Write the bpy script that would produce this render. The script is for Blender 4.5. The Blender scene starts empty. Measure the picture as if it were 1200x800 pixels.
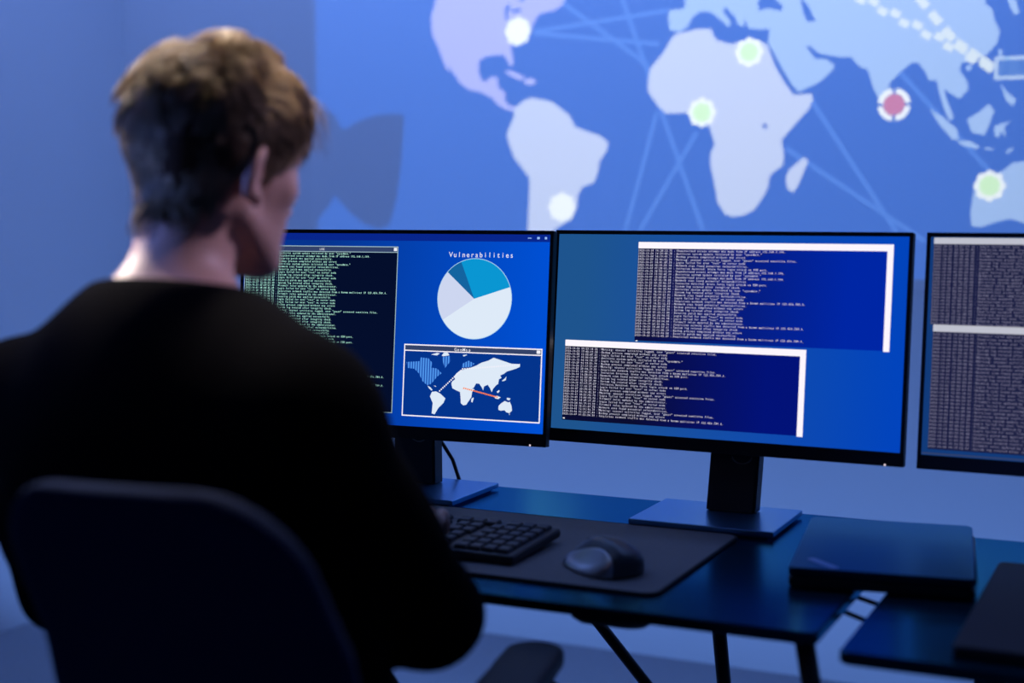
import bpy, bmesh, math, random
import numpy as np
from math import sin, cos, tan, pi, radians
from mathutils import Vector, Matrix
from mathutils.geometry import delaunay_2d_cdt

random.seed(7)
RNG = np.random.default_rng(7)
scene = bpy.context.scene
COL = scene.collection

# ------------------------------------------------------------------ camera
CAM_Z = 1.18
YAW, PITCH = 0.44077, 0.08985
cam_data = bpy.data.cameras.new('camera')
cam_data.sensor_width = 36.0
cam_data.lens = 36.0 * 1698.6 / 1200.0
cam_data.dof.use_dof = True
cam_data.dof.focus_distance = 2.27
cam_data.dof.aperture_fstop = 2.2
cam_data.clip_start = 0.05
cam = bpy.data.objects.new('camera', cam_data)
cam.location = (0, 0, CAM_Z)
cam.rotation_euler = (pi / 2 - PITCH, 0, YAW)
COL.objects.link(cam)
scene.camera = cam

# ------------------------------------------------------------------ world, lights, exposure
scene.view_settings.view_transform = 'Standard'
scene.view_settings.look = 'None'
scene.view_settings.exposure = 0.0
scene.view_settings.gamma = 1.0
scene.view_settings.use_curve_mapping = False
scene.cycles.use_denoising = True
scene.cycles.max_bounces = 6
scene.cycles.sample_clamp_indirect = 4.0

world = bpy.data.worlds.new('world')
scene.world = world
world.use_nodes = True
world.node_tree.nodes['Background'].inputs[0].default_value = (0.10, 0.22, 0.85, 1)
world.node_tree.nodes['Background'].inputs[1].default_value = 0.06

def area(name, loc, target, size, size_y, power, color, spread=180):
    l = bpy.data.lights.new(name, 'AREA')
    l.shape = 'RECTANGLE'; l.size = size; l.size_y = size_y
    l.energy = power; l.color = color; l.spread = radians(spread)
    o = bpy.data.objects.new(name, l); COL.objects.link(o)
    o.location = loc
    o.rotation_euler = (Vector(target) - Vector(loc)).to_track_quat('-Z', 'Y').to_euler()
    return o

WASH = (0.20, 0.36, 1.0)
area('wall_fill_light', (-1.3, 2.70, 2.60), (-1.3, 3.57, 1.0), 3.4, 0.25, 20, WASH)  # unseen lamp added to turn the back wall blue
area('low_wall_fill_light', (-1.0, 2.95, 0.06), (-1.0, 3.57, 0.75), 3.6, 0.12, 6.8, (0.17, 0.37, 1.0))  # added low lamp, brightens the wall behind the desks
area('side_wall_fill_light', (-2.25, 1.6, 2.6), (-3.0, 1.9, 1.1), 0.25, 2.6, 3.0, (0.32, 0.47, 0.86))  # added out of view to light the left wall
def spot_at(name, loc, target, power, color, deg, blend=0.5, radius=0.08):
    l = bpy.data.lights.new(name, 'SPOT'); l.energy = power; l.color = color; l.spot_size = radians(deg); l.spot_blend = blend; l.shadow_soft_size = radius
    o = bpy.data.objects.new(name, l); COL.objects.link(o); o.location = loc
    o.rotation_euler = (Vector(target) - Vector(loc)).to_track_quat('-Z', 'Y').to_euler()
    return o
spot_at('key_spot', (-2.45, 1.55, 2.05), (-0.9, 1.14, 1.29), 300, (1.0, 0.84, 0.72), 13)
spot_at('hair_top_fill', (-0.9, 1.75, 2.68), (-0.89, 1.17, 1.28), 260, (1.0, 0.86, 0.66), 17)  # narrow spot added to lighten the top of the hair
spot_at('neck_fill', (-2.4, -0.1, 1.55), (-0.93, 1.13, 1.16), 190, (0.14, 0.26, 1.0), 13, .9, .15)  # added blue spot in place of light bounced off the walls
spot_at('face_fill', (0.45, 2.2, 2.3), (-0.82, 1.2, 1.2), 85, (0.70, 0.58, 1.0), 15)  # added fill for the right side of the face
PROJ = Vector((-1.35, 0.05, 2.38))
spot = bpy.data.lights.new('projector_beam', 'SPOT')
spot.energy = 600; spot.color = (1, 1, 1); spot.shadow_soft_size = 0.0
spot.spot_size = radians(75); spot.spot_blend = 0.0
so = bpy.data.objects.new('projector_beam', spot); COL.objects.link(so)
so.location = PROJ
so.rotation_euler = Vector((0.25, 3.5, -0.75)).to_track_quat('-Z', 'Y').to_euler()

# ------------------------------------------------------------------ materials
def mat(name, color=(0.5, 0.5, 0.5), rough=0.5, metal=0.0, spec=0.5, tint=None, noise=None, bump=None, coat=0.0, sheen=0.0, sss=0.0):
    m = bpy.data.materials.new(name); m.use_nodes = True
    nt = m.node_tree; b = nt.nodes['Principled BSDF']
    b.inputs['Base Color'].default_value = (*color, 1)
    b.inputs['Roughness'].default_value = rough
    b.inputs['Metallic'].default_value = metal
    b.inputs['Specular IOR Level'].default_value = spec
    if tint: b.inputs['Specular Tint'].default_value = (*tint, 1)
    b.inputs['Coat Weight'].default_value = coat
    b.inputs['Sheen Weight'].default_value = sheen
    if sss:
        b.inputs['Subsurface Weight'].default_value = sss
        b.inputs['Subsurface Radius'].default_value = (0.012, 0.005, 0.003)
        b.inputs['Subsurface Scale'].default_value = 1.0
    tc = nt.nodes.new('ShaderNodeTexCoord')
    if noise:
        sc, amt = noise
        n = nt.nodes.new('ShaderNodeTexNoise'); n.inputs['Scale'].default_value = sc; n.inputs['Detail'].default_value = 5
        r = nt.nodes.new('ShaderNodeMix'); r.data_type = 'RGBA'
        r.inputs['A'].default_value = (*[c * (1 - amt) for c in color], 1)
        r.inputs['B'].default_value = (*[min(1, c * (1 + amt)) for c in color], 1)
        nt.links.new(tc.outputs['Object'], n.inputs['Vector'])
        nt.links.new(n.outputs['Fac'], r.inputs['Factor'])
        nt.links.new(r.outputs['Result'], b.inputs['Base Color'])
    if bump:
        sc, st = bump
        n = nt.nodes.new('ShaderNodeTexNoise'); n.inputs['Scale'].default_value = sc; n.inputs['Detail'].default_value = 4
        bp = nt.nodes.new('ShaderNodeBump'); bp.inputs['Strength'].default_value = st; bp.inputs['Distance'].default_value = 0.002
        nt.links.new(tc.outputs['Object'], n.inputs['Vector'])
        nt.links.new(n.outputs['Fac'], bp.inputs['Height'])
        nt.links.new(bp.outputs['Normal'], b.inputs['Normal'])
    return m

def lin(c):
    return tuple(((v / 255) / 12.92 if v / 255 <= 0.04045 else ((v / 255 + 0.055) / 1.055) ** 2.4) for v in c)

def emit(name, c1, c2=None, axis=0, a=0.0, b=1.0, strength=1.0):
    """screen pixels: a flat colour, or one that runs from c1 to c2 along a local axis"""
    m = bpy.data.materials.new(name); m.use_nodes = True
    nt = m.node_tree; nt.nodes.remove(nt.nodes['Principled BSDF'])
    e = nt.nodes.new('ShaderNodeEmission'); e.inputs['Strength'].default_value = strength
    e.inputs['Color'].default_value = (*lin(c1), 1)
    nt.links.new(e.outputs[0], nt.nodes['Material Output'].inputs[0])
    if c2:
        tc = nt.nodes.new('ShaderNodeTexCoord'); sp = nt.nodes.new('ShaderNodeSeparateXYZ')
        mr = nt.nodes.new('ShaderNodeMapRange'); mr.inputs[1].default_value = a; mr.inputs[2].default_value = b
        mx = nt.nodes.new('ShaderNodeMix'); mx.data_type = 'RGBA'
        mx.inputs['A'].default_value = (*lin(c1), 1); mx.inputs['B'].default_value = (*lin(c2), 1)
        nt.links.new(tc.outputs['Object'], sp.inputs[0]); nt.links.new(sp.outputs[axis], mr.inputs[0])
        nt.links.new(mr.outputs[0], mx.inputs['Factor']); nt.links.new(mx.outputs['Result'], e.inputs['Color'])
    return m

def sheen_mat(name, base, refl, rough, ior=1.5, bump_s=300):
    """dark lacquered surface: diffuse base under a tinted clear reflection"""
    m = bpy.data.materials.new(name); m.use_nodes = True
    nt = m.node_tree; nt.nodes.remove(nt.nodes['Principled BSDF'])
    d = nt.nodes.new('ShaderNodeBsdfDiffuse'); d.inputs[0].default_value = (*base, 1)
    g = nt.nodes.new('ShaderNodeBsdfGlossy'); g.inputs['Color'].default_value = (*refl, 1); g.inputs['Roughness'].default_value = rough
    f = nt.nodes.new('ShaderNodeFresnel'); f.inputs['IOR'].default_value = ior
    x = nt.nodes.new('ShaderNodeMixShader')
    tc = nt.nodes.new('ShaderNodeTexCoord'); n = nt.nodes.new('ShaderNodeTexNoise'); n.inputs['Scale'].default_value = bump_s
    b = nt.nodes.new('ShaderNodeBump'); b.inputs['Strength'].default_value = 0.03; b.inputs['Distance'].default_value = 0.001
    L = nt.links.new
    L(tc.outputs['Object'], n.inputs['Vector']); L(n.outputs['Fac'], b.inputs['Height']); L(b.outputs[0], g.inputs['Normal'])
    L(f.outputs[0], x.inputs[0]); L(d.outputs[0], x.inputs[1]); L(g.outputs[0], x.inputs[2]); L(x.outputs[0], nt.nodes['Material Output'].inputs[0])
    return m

def slide_mat(name, col):
    m = bpy.data.materials.new(name); m.use_nodes = True
    nt = m.node_tree; nt.nodes.remove(nt.nodes['Principled BSDF'])
    t = nt.nodes.new('ShaderNodeBsdfTransparent'); t.inputs[0].default_value = (*col, 1)
    nt.links.new(t.outputs[0], nt.nodes['Material Output'].inputs[0])
    return m

M = {}
M['wall'] = mat('wall_paint', (0.74, 0.76, 0.80), 0.9, spec=0.2, bump=(60, 0.05))
M['floor'] = mat('floor_carpet', (0.32, 0.34, 0.38), 0.95, spec=0.1, noise=(90, 0.12), bump=(200, 0.3))
M['ceiling'] = mat('ceiling_paint', (0.5, 0.52, 0.58), 0.95, spec=0.1)
M['film'] = mat('projection_film', (0.76, 0.78, 0.82), 0.9, spec=0.15)
M['plastic'] = mat('black_plastic', (0.010, 0.011, 0.014), 0.42, spec=0.4, bump=(400, 0.05))
M['bezel'] = mat('bezel_plastic', (0.008, 0.009, 0.014), 0.45, spec=0.35)
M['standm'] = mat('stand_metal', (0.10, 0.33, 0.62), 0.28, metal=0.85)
M['column'] = mat('stand_column_plastic', (0.012, 0.013, 0.018), 0.5)
M['brass'] = mat('cable_ring', (0.35, 0.30, 0.25), 0.35, metal=0.8)
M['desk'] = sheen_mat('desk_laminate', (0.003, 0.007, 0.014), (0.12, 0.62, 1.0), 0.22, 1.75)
M['deskleg'] = mat('black_steel', (0.010, 0.010, 0.014), 0.4, metal=0.2)
M['mat'] = mat('desk_mat_rubber', (0.20, 0.19, 0.19), 0.75, spec=0.3, noise=(200, 0.15), bump=(600, 0.15))
M['matedge'] = mat('stitched_edge', (0.02, 0.02, 0.025), 0.8)
M['key'] = mat('keycap', (0.040, 0.042, 0.05), 0.5, spec=0.4)
M['kbody'] = mat('keyboard_body', (0.014, 0.014, 0.018), 0.45)
M['mouse'] = mat('mouse_shell', (0.06, 0.062, 0.07), 0.36, spec=0.5)
M['mousewing'] = mat('mouse_silver', (0.42, 0.42, 0.45), 0.28, metal=0.7)
M['laptop'] = sheen_mat('laptop_lid', (0.004, 0.014, 0.026), (0.3, 0.7, 1.0), 0.35, 1.5)
M['board'] = mat('board_cover', (0.035, 0.030, 0.038), 0.6, spec=0.3)
M['cable'] = mat('cable_rubber', (0.008, 0.008, 0.01), 0.5)
M['skin'] = mat('skin', (0.62, 0.36, 0.27), 0.5, spec=0.35, noise=(60, 0.06), bump=(300, 0.08), sss=0.12)
M['lip'] = mat('lip', (0.5, 0.2, 0.17), 0.45)
M['sweater'] = mat('black_knit', (0.0015, 0.0015, 0.003), 0.95, spec=0.03, bump=(350, 0.5), noise=(300, 0.2))
M['trouser'] = mat('dark_trousers', (0.006, 0.006, 0.010), 0.9, spec=0.1)
M['shoe'] = mat('shoe_leather', (0.01, 0.01, 0.012), 0.5)
M['chair'] = mat('navy_chair_fabric', (0.007, 0.016, 0.065), 0.85, spec=0.12, bump=(300, 0.25))
M['chairp'] = mat('chair_plastic', (0.012, 0.012, 0.016), 0.5)
M['armpad'] = mat('armrest_pad', (0.010, 0.010, 0.014), 0.6)
M['lens'] = mat('lens_rim', (0.02, 0.02, 0.02), 0.2)
M['white'] = mat('white_plastic', (0.7, 0.7, 0.7), 0.4)
def hair_mat(name, c1, c2):
    m = mat(name, c1, 0.42, spec=0.35)
    nt = m.node_tree; b = nt.nodes['Principled BSDF']
    at = nt.nodes.new('ShaderNodeAttribute'); at.attribute_name = 'tone'
    mx = nt.nodes.new('ShaderNodeMix'); mx.data_type = 'RGBA'
    mx.inputs['A'].default_value = (*c1, 1); mx.inputs['B'].default_value = (*c2, 1)
    nt.links.new(at.outputs['Fac'], mx.inputs['Factor']); nt.links.new(mx.outputs['Result'], b.inputs['Base Color'])
    return m
M['hair'] = hair_mat('hair_strands', (0.14, 0.095, 0.055), (0.62, 0.47, 0.29))
M['haircap'] = mat('hair_under', (0.06, 0.035, 0.02), 0.7, spec=0.2)

# ------------------------------------------------------------------ helpers
def link_mesh(name, verts, faces, mats, parent=None, midx=None, smooth=False, loc=None):
    me = bpy.data.meshes.new(name)
    me.from_pydata([tuple(v) for v in verts], [], [tuple(f) for f in faces])
    if not isinstance(mats, (list, tuple)): mats = [mats]
    for m in mats: me.materials.append(m)
    if midx is not None: me.polygons.foreach_set('material_index', np.array(midx, dtype=np.int32))
    if smooth: me.polygons.foreach_set('use_smooth', np.ones(len(me.polygons), dtype=bool))
    me.update()
    o = bpy.data.objects.new(name, me); COL.objects.link(o)
    if parent: o.parent = parent
    if loc: o.location = loc
    return o

def link_np(name, verts, quads, m, parent=None, smooth=True, tone=None):
    """fast path for large meshes: verts (N,3), faces (F,k)"""
    verts = np.asarray(verts, dtype=np.float32); quads = np.asarray(quads, dtype=np.int32)
    me = bpy.data.meshes.new(name); k = quads.shape[1]
    me.vertices.add(len(verts)); me.vertices.foreach_set('co', verts.ravel())
    me.loops.add(quads.size); me.loops.foreach_set('vertex_index', quads.ravel())
    me.polygons.add(len(quads))
    me.polygons.foreach_set('loop_start', np.arange(0, quads.size, k, dtype=np.int32))
    me.polygons.foreach_set('loop_total', np.full(len(quads), k, dtype=np.int32))
    me.update(calc_edges=True); me.validate()
    if smooth: me.polygons.foreach_set('use_smooth', np.ones(len(me.polygons), dtype=bool))
    if tone is not None:
        a = me.attributes.new('tone', 'FLOAT', 'POINT'); a.data.foreach_set('value', tone.astype(np.float32))
    me.materials.append(m)
    o = bpy.data.objects.new(name, me); COL.objects.link(o)
    if parent: o.parent = parent
    return o

def from_bm(name, bm, m, parent=None, smooth=False):
    me = bpy.data.meshes.new(name); bm.to_mesh(me); bm.free()
    for x in (m if isinstance(m, (list, tuple)) else [m]): me.materials.append(x)
    if smooth: me.polygons.foreach_set('use_smooth', np.ones(len(me.polygons), dtype=bool))
    o = bpy.data.objects.new(name, me); COL.objects.link(o)
    if parent: o.parent = parent
    return o

def bm_box(bm, lo, hi, bev=0.0, seg=2, mtx=None):
    lo, hi = Vector(lo), Vector(hi)
    t = bmesh.new(); bmesh.ops.create_cube(t, size=1.0)
    for v in t.verts:
        v.co = Vector(((v.co.x + .5) * (hi.x - lo.x) + lo.x, (v.co.y + .5) * (hi.y - lo.y) + lo.y, (v.co.z + .5) * (hi.z - lo.z) + lo.z))
    if bev: bmesh.ops.bevel(t, geom=list(t.edges), offset=bev, segments=seg, profile=0.5, affect='EDGES')
    if mtx is not None: bmesh.ops.transform(t, matrix=mtx, verts=t.verts)
    me = bpy.data.meshes.new('tmp'); t.to_mesh(me); t.free(); bm.from_mesh(me); bpy.data.meshes.remove(me)

def box(name, lo, hi, m, parent=None, bev=0.0, seg=2, mtx=None):
    bm = bmesh.new(); bm_box(bm, lo, hi, bev, seg, mtx); return from_bm(name, bm, m, parent)

def bm_tube(bm, pts, r, n=12, caps=True, radii=None):
    pts = [Vector(p) for p in pts]; rings = []
    up = None
    for i, p in enumerate(pts):
        d = (pts[min(i + 1, len(pts) - 1)] - pts[max(i - 1, 0)]).normalized()
        if up is None: up = d.orthogonal().normalized()
        up = (up - d * up.dot(d)).normalized(); s = d.cross(up)
        rr = radii[i] if radii else r
        rings.append([bm.verts.new(p + (up * cos(2 * pi * k / n) + s * sin(2 * pi * k / n)) * rr) for k in range(n)])
    for a, b in zip(rings, rings[1:]):
        for k in range(n): bm.faces.new((a[k], a[(k + 1) % n], b[(k + 1) % n], b[k]))
    if caps: bm.faces.new(rings[0][::-1]); bm.faces.new(rings[-1])

def tube(name, pts, r, m, parent=None, n=12, radii=None):
    bm = bmesh.new(); bm_tube(bm, pts, r, n, True, radii); return from_bm(name, bm, m, parent, smooth=True)

def rounded_slab(name, x0, y0, x1, y1, z0, z1, rad, m, parent=None, bev=0.0015, seg=6):
    bm = bmesh.new(); pts = []
    for cx, cy, a0 in ((x1 - rad, y1 - rad, 0), (x0 + rad, y1 - rad, 90), (x0 + rad, y0 + rad, 180), (x1 - rad, y0 + rad, 270)):
        for k in range(seg + 1):
            a = radians(a0 + 90 * k / seg); pts.append((cx + rad * cos(a), cy + rad * sin(a)))
    def ring(off, z): 
        cx, cy = (x0 + x1) / 2, (y0 + y1) / 2
        return [bm.verts.new((x - off * (1 if x > cx else -1), y - off * (1 if y > cy else -1), z)) for x, y in pts]
    rs = [ring(bev, z0), ring(0, z0 + bev), ring(0, z1 - bev), ring(bev, z1)]
    n = len(pts)
    for a, b in zip(rs, rs[1:]):
        for k in range(n): bm.faces.new((a[k], a[(k + 1) % n], b[(k + 1) % n], b[k]))
    bm.faces.new(rs[0][::-1]); bm.faces.new(rs[-1])
    return from_bm(name, bm, m, parent)

def empty(name, loc=(0, 0, 0), rot=(0, 0, 0)):
    o = bpy.data.objects.new(name, None); COL.objects.link(o); o.location = loc; o.rotation_euler = rot
    o.empty_display_size = 0.05
    return o
def tag(o, label=None, cat=None, group=None, kind=None):
    if label: o['label'] = label
    if cat: o['category'] = cat
    if group: o['group'] = group
    if kind: o['kind'] = kind
    return o

# ------------------------------------------------------------------ the room
ROOM_Y, ROOM_X0, ROOM_X1, ROOM_Y0, ROOM_H = 3.57, -3.0, 2.6, -1.6, 2.75
tag(box('floor', (ROOM_X0 - .1, ROOM_Y0, -0.1), (ROOM_X1, ROOM_Y + .1, 0), M['floor']), 'blue-grey floor under the desks', kind='structure')
tag(box('wall_back', (ROOM_X0 - .1, ROOM_Y, 0), (ROOM_X1, ROOM_Y + .1, ROOM_H), M['wall']), 'blue-lit plain wall behind the monitors', kind='structure')
tag(box('wall_left', (ROOM_X0 - .1, ROOM_Y0, 0), (ROOM_X0, ROOM_Y, ROOM_H), M['wall']), 'plain grey-blue wall at the left edge', kind='structure')
tag(box('ceiling', (ROOM_X0 - .1, ROOM_Y0, ROOM_H), (ROOM_X1, ROOM_Y + .1, ROOM_H + .1), M['ceiling']), kind='structure')
# ---- outlines on the wall (mm, x and height) and on the left screen (mm from its frame corner)
LAND = {'a':[[(-1912,1764),(-1930,1710),(-1927,1663),(-1908,1627),(-1897,1599),(-1883,1567),(-1872,1559),(-1877,1579),(-1864,1559),(-1855,1547),(-1841,1527),(-1815,1509),(-1776,1500),(-1745,1485),(-1728,1467),(-1702,1451),(-1680,1448),(-1670,1458),(-1693,1462),(-1706,1480),(-1702,1495),(-1723,1511),(-1728,1540),(-1749,1540),(-1762,1528),(-1777,1536),(-1784,1560),(-1782,1585),(-1765,1595),(-1715,1599),(-1702,1591),(-1693,1571),(-1679,1568),(-1682,1594),(-1687,1617),(-1668,1627),(-1651,1649),(-1625,1667),(-1604,1700),(-1563,1706),(-1538,1718),(-1525,1740),(-1513,1776),(-1563,1847),(-1647,1928),(-1818,1980),(-1996,1995),(-2088,1963),(-2042,1882),(-1961,1821)],[(-1706,1553),(-1689,1556),(-1651,1539),(-1646,1531),(-1663,1529),(-1693,1544)],[(-1648,1531),(-1621,1532),(-1612,1522),(-1629,1513),(-1646,1520)]],'b':[[(-1670,1458),(-1650,1474),(-1625,1481),(-1570,1470),(-1549,1456),(-1516,1432),(-1499,1401),(-1462,1387),(-1430,1377),(-1404,1358),(-1409,1336),(-1429,1310),(-1433,1280),(-1445,1253),(-1478,1242),(-1490,1220),(-1493,1189),(-1511,1155),(-1544,1139),(-1557,1128),(-1569,1105),(-1578,1074),(-1586,1050),(-1594,1004),(-1611,972),(-1633,980),(-1637,1050),(-1637,1127),(-1633,1205),(-1631,1266),(-1650,1290),(-1676,1321),(-1693,1360),(-1699,1387),(-1685,1417),(-1676,1436),(-1680,1448)],[(-1240,1607),(-1256,1582),(-1291,1543),(-1296,1507),(-1295,1485),(-1271,1451),(-1248,1429),(-1216,1428),(-1177,1429),(-1143,1411),(-1131,1393),(-1115,1348),(-1126,1325),(-1126,1299),(-1109,1219),(-1108,1204),(-1086,1171),(-1068,1165),(-1041,1167),(-1010,1182),(-985,1218),(-975,1239),(-972,1267),(-939,1292),(-936,1317),(-943,1355),(-912,1390),(-876,1429),(-866,1453),(-871,1466),(-909,1465),(-924,1482),(-943,1514),(-973,1566),(-984,1591),(-995,1596),(-1039,1604),(-1076,1596),(-1114,1608),(-1123,1622),(-1127,1636),(-1166,1638),(-1211,1630),(-1227,1626)],[(-924,1281),(-885,1312),(-875,1302),(-898,1245),(-912,1224),(-927,1235),(-931,1260)]],'c':[[(-982,1595),(-971,1574),(-954,1540),(-913,1472),(-898,1473),(-849,1494),(-817,1524),(-816,1534),(-837,1549),(-862,1550),(-875,1567),(-886,1582),(-875,1582),(-858,1565),(-843,1560),(-801,1551),(-776,1551),(-752,1525),(-735,1520),(-719,1472),(-702,1438),(-686,1423),(-682,1449),(-682,1484),(-656,1511),(-630,1531),(-616,1530),(-599,1509),(-591,1488),(-572,1487),(-564,1454),(-553,1419),(-540,1391),(-530,1399),(-547,1439),(-555,1466),(-528,1448),(-518,1442),(-499,1464),(-503,1484),(-520,1508),(-516,1525),(-491,1530),(-459,1542),(-437,1568),(-432,1594),(-445,1621),(-449,1644),(-468,1662),(-461,1676),(-384,1740),(-277,1827),(-212,2027),(-586,2183),(-992,2193),(-1141,1961),(-1206,1819),(-1228,1757),(-1196,1723),(-1200,1691),(-1239,1689),(-1243,1672),(-1238,1639),(-1211,1632),(-1191,1644),(-1177,1669),(-1157,1681),(-1131,1679),(-1114,1665),(-1092,1647),(-1081,1638),(-1077,1650),(-1097,1677),(-1093,1689),(-1066,1662),(-1057,1641),(-1043,1638),(-1042,1657),(-1032,1633),(-1004,1628),(-978,1628),(-980,1605)],[(-587,1421),(-553,1399),(-522,1371),(-518,1347),(-532,1347),(-562,1382)],[(-522,1344),(-492,1343),(-469,1329),(-479,1324),(-512,1334)],[(-500,1394),(-478,1407),(-452,1428),(-439,1412),(-451,1376),(-460,1356),(-489,1363)],[(-438,1376),(-422,1382),(-400,1387),(-416,1375),(-412,1348),(-422,1365),(-428,1349),(-437,1355)],[(-434,1554),(-426,1551),(-425,1534),(-433,1538)],[(-428,1475),(-412,1454),(-392,1437),(-398,1421),(-414,1435)],[(-459,1327),(-440,1325),(-440,1321),(-459,1323)],[(-411,1318),(-395,1327),(-397,1319),(-409,1312)],[(-421,1672),(-399,1664),(-390,1634),(-402,1630),(-412,1652)],[(-506,1516),(-498,1521),(-492,1516),(-497,1507),(-505,1508)],[(-483,1144),(-487,1174),(-483,1208),(-479,1236),(-438,1262),(-413,1275),(-397,1290),(-371,1294),(-315,1301),(-277,1275),(-215,1309),(-130,1193),(-108,1078),(-177,990),(-270,1057),(-338,1142),(-366,1151),(-397,1161),(-435,1151),(-461,1141)]]}
SEAS = [[(-982,1587),(-971,1578),(-946,1533),(-920,1491),(-903,1471),(-913,1463),(-939,1497),(-964,1540)],[(-1009,1695),(-1001,1707),(-973,1709),(-945,1681),(-949,1670),(-983,1679),(-1005,1674)],[(-902,1703),(-881,1677),(-863,1641),(-884,1640),(-895,1665)],[(-994,1392),(-985,1397),(-979,1390),(-985,1381)],[(-1706,1717),(-1693,1731),(-1687,1727),(-1697,1705),(-1693,1686),(-1702,1690)],[(-1689,1716),(-1659,1718),(-1655,1710),(-1680,1708)],[(-1663,1748),(-1646,1747),(-1651,1734),(-1662,1738)]]
LINES = [((-1369,1727),(-1144,1130)),((-1537,1726),(-1295,1552)),((-1614,1655),(-1241,1689)),((-1621,1651),(-1266,1605)),((-1271,1432),(-1355,1129)),((-1163,1379),(-1315,1129)),((-870,1449),(-655,1125)),((-932,1334),(-590,1107)),((-818,1689),(-446,1272))]
DASHES = [[(-763,1694),(-445,1508)],[(-620,1685),(-531,1573)]]
MARKERS = [(-1666,1658,38,'w'),(-1536,1189,39,'w'),(-1150,1428,37,'g'),(-1029,1574,36,'g'),(-445,1238,36,'g'),(-670,1433,37,'r')]
SHADOW_OUTLINE = [(-2367,1468),(-2317,1466),(-2288,1461),(-2248,1445),(-2232,1411),(-2217,1403),(-2172,1426),(-2115,1441),(-2060,1443),(-2027,1441),(-2022,1429),(-2025,1382),(-2034,1287),(-2048,1206),(-2068,1141),(-2099,1129),(-2147,1141),(-2194,1173),(-2237,1214),(-2251,1224),(-2269,1190),(-2301,1158),(-2322,1148),(-2372,1143)]
TAG = [(-442,1536),(-350,1526),(-348,1473),(-440,1483)]
MAPRECT = [(-2326,1049),(-595,980)]
GEO = {'white':[[[381,234],[383,241],[390,244],[396,246],[397,253],[398,263],[402,266],[407,265],[411,259],[415,253],[416,245],[420,241],[415,240],[418,239],[422,232],[427,232],[432,238],[434,242],[435,236],[441,233],[445,238],[448,244],[450,239],[454,234],[458,231],[459,224],[463,222],[461,218],[466,216],[471,212],[477,210],[486,207],[492,204],[492,200],[479,200],[464,196],[449,192],[440,197],[430,200],[421,205],[411,209],[401,212],[394,214],[389,218],[385,223],[387,227],[382,231]],[[349,248],[356,247],[363,250],[372,257],[369,264],[361,272],[355,282],[350,281],[351,265],[346,255]],[[452,250],[457,249],[463,251],[459,254],[454,253]],[[456,243],[460,240],[461,242],[458,245]],[[464,226],[469,222],[471,219],[470,225],[465,227]],[[473,251],[479,252],[477,255],[473,254]],[[460,264],[464,260],[470,256],[475,258],[478,257],[481,263],[482,270],[478,274],[473,273],[470,270],[464,271],[460,270]],[[477,275],[479,275],[478,277]],[[415,256],[418,253],[419,255],[417,261],[415,260]],[[341,239],[346,241],[350,245],[348,246],[344,243]],[[351,238],[356,239],[355,240]],[[345,191],[355,188],[360,189],[355,192]],[[363,192],[367,187],[373,187],[376,191],[366,193]],[[398,190],[403,189],[406,189],[400,192]]],'stripe':[[[304,204],[315,203],[326,202],[328,196],[341,197],[348,204],[346,211],[356,212],[364,219],[357,224],[347,236],[340,238],[332,232],[326,221],[318,214],[306,213]],[[364,194],[377,192],[378,200],[369,211],[366,203]],[[397,209],[398,203],[408,198],[418,202],[413,207]]],'dotw':[[[362,246],[399,211],[491,201]]],'doto':[[[402,240],[418,243],[457,251]]]}
# ------------------------------------------------------------------ the projected map: a projector with a slide, and the film it falls on
film = box('projected_map', (-2.326, ROOM_Y - 0.0015, 0.985), (0.98, ROOM_Y - 0.0003, 2.42), M['film'])
tag(film, 'large world map with pale continents projected in blue over the wall behind the monitors', 'projected map')

def ccw(P):
    P = [tuple(p) for p in P]; A = sum(p[0] * q[1] - q[0] * p[1] for p, q in zip(P, P[1:] + P[:1]))
    return P if A > 0 else P[::-1]
def seg_quad(a, b, w):
    a, b = Vector(a), Vector(b); d = (b - a).normalized(); n = Vector((-d.y, d.x)) * w / 2
    return [tuple(a + n), tuple(b + n), tuple(b - n), tuple(a - n)]
def circle(c, r, n=24, lob=0.0, k=8):
    return [(c[0] + r * (1 + lob * cos(k * 2 * pi * i / n)) * cos(2 * pi * i / n), c[1] + r * (1 + lob * cos(k * 2 * pi * i / n)) * sin(2 * pi * i / n)) for i in range(n)]
def ring_arc(c, r0, r1, a0, a1, n=8):
    A = [a0 + (a1 - a0) * i / n for i in range(n + 1)]
    return [(c[0] + r1 * cos(a), c[1] + r1 * sin(a)) for a in A] + [(c[0] + r0 * cos(a), c[1] + r0 * sin(a)) for a in reversed(A)]

SLIDE = {'ocean': (0.0, 0.060, 0.31), 'a': (0.43, 0.41, 0.65), 'b': (0.58, 0.61, 0.62), 'c': (0.37, 0.50, 0.62), 'line': (0.045, 0.15, 0.47),
         'dash': (0.75, 0.80, 0.60), 'white': (1.0, 1.0, 0.75), 'green': (0.72, 0.98, 0.32), 'red': (0.62, 0.12, 0.06), 'tagrim': (0.5, 0.6, 0.6), 'tag': (0.05, 0.14, 0.35)}
polys = [([(-2326, 985), (980, 985), (980, 2420), (-2326, 2420)], 'ocean')]
for a, b in LINES: polys.append((seg_quad(a, b, 11), 'line'))
for k, v in LAND.items():
    for P in v: polys.append((P, k))
for P in SEAS: polys.append((P, 'ocean'))
(a, b), (c_, d_) = DASHES
av, bv = Vector(a), Vector(b); L = (bv - av).length; dd = (bv - av).normalized(); nn = Vector((-dd.y, dd.x))
k = 0; s = 0.0
while s < L:
    o_ = nn * (7 if k % 2 else -3); polys.append((seg_quad(av + dd * s + o_, av + dd * min(L, s + 24) + o_, 17), 'dash')); s += 30; k += 1
av, bv = Vector(c_), Vector(d_); L = (bv - av).length; dd = (bv - av).normalized(); s = 0.0
while s < L:
    polys.append((seg_quad(av + dd * s, av + dd * min(L, s + 34), 20), 'dash')); s += 50
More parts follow.
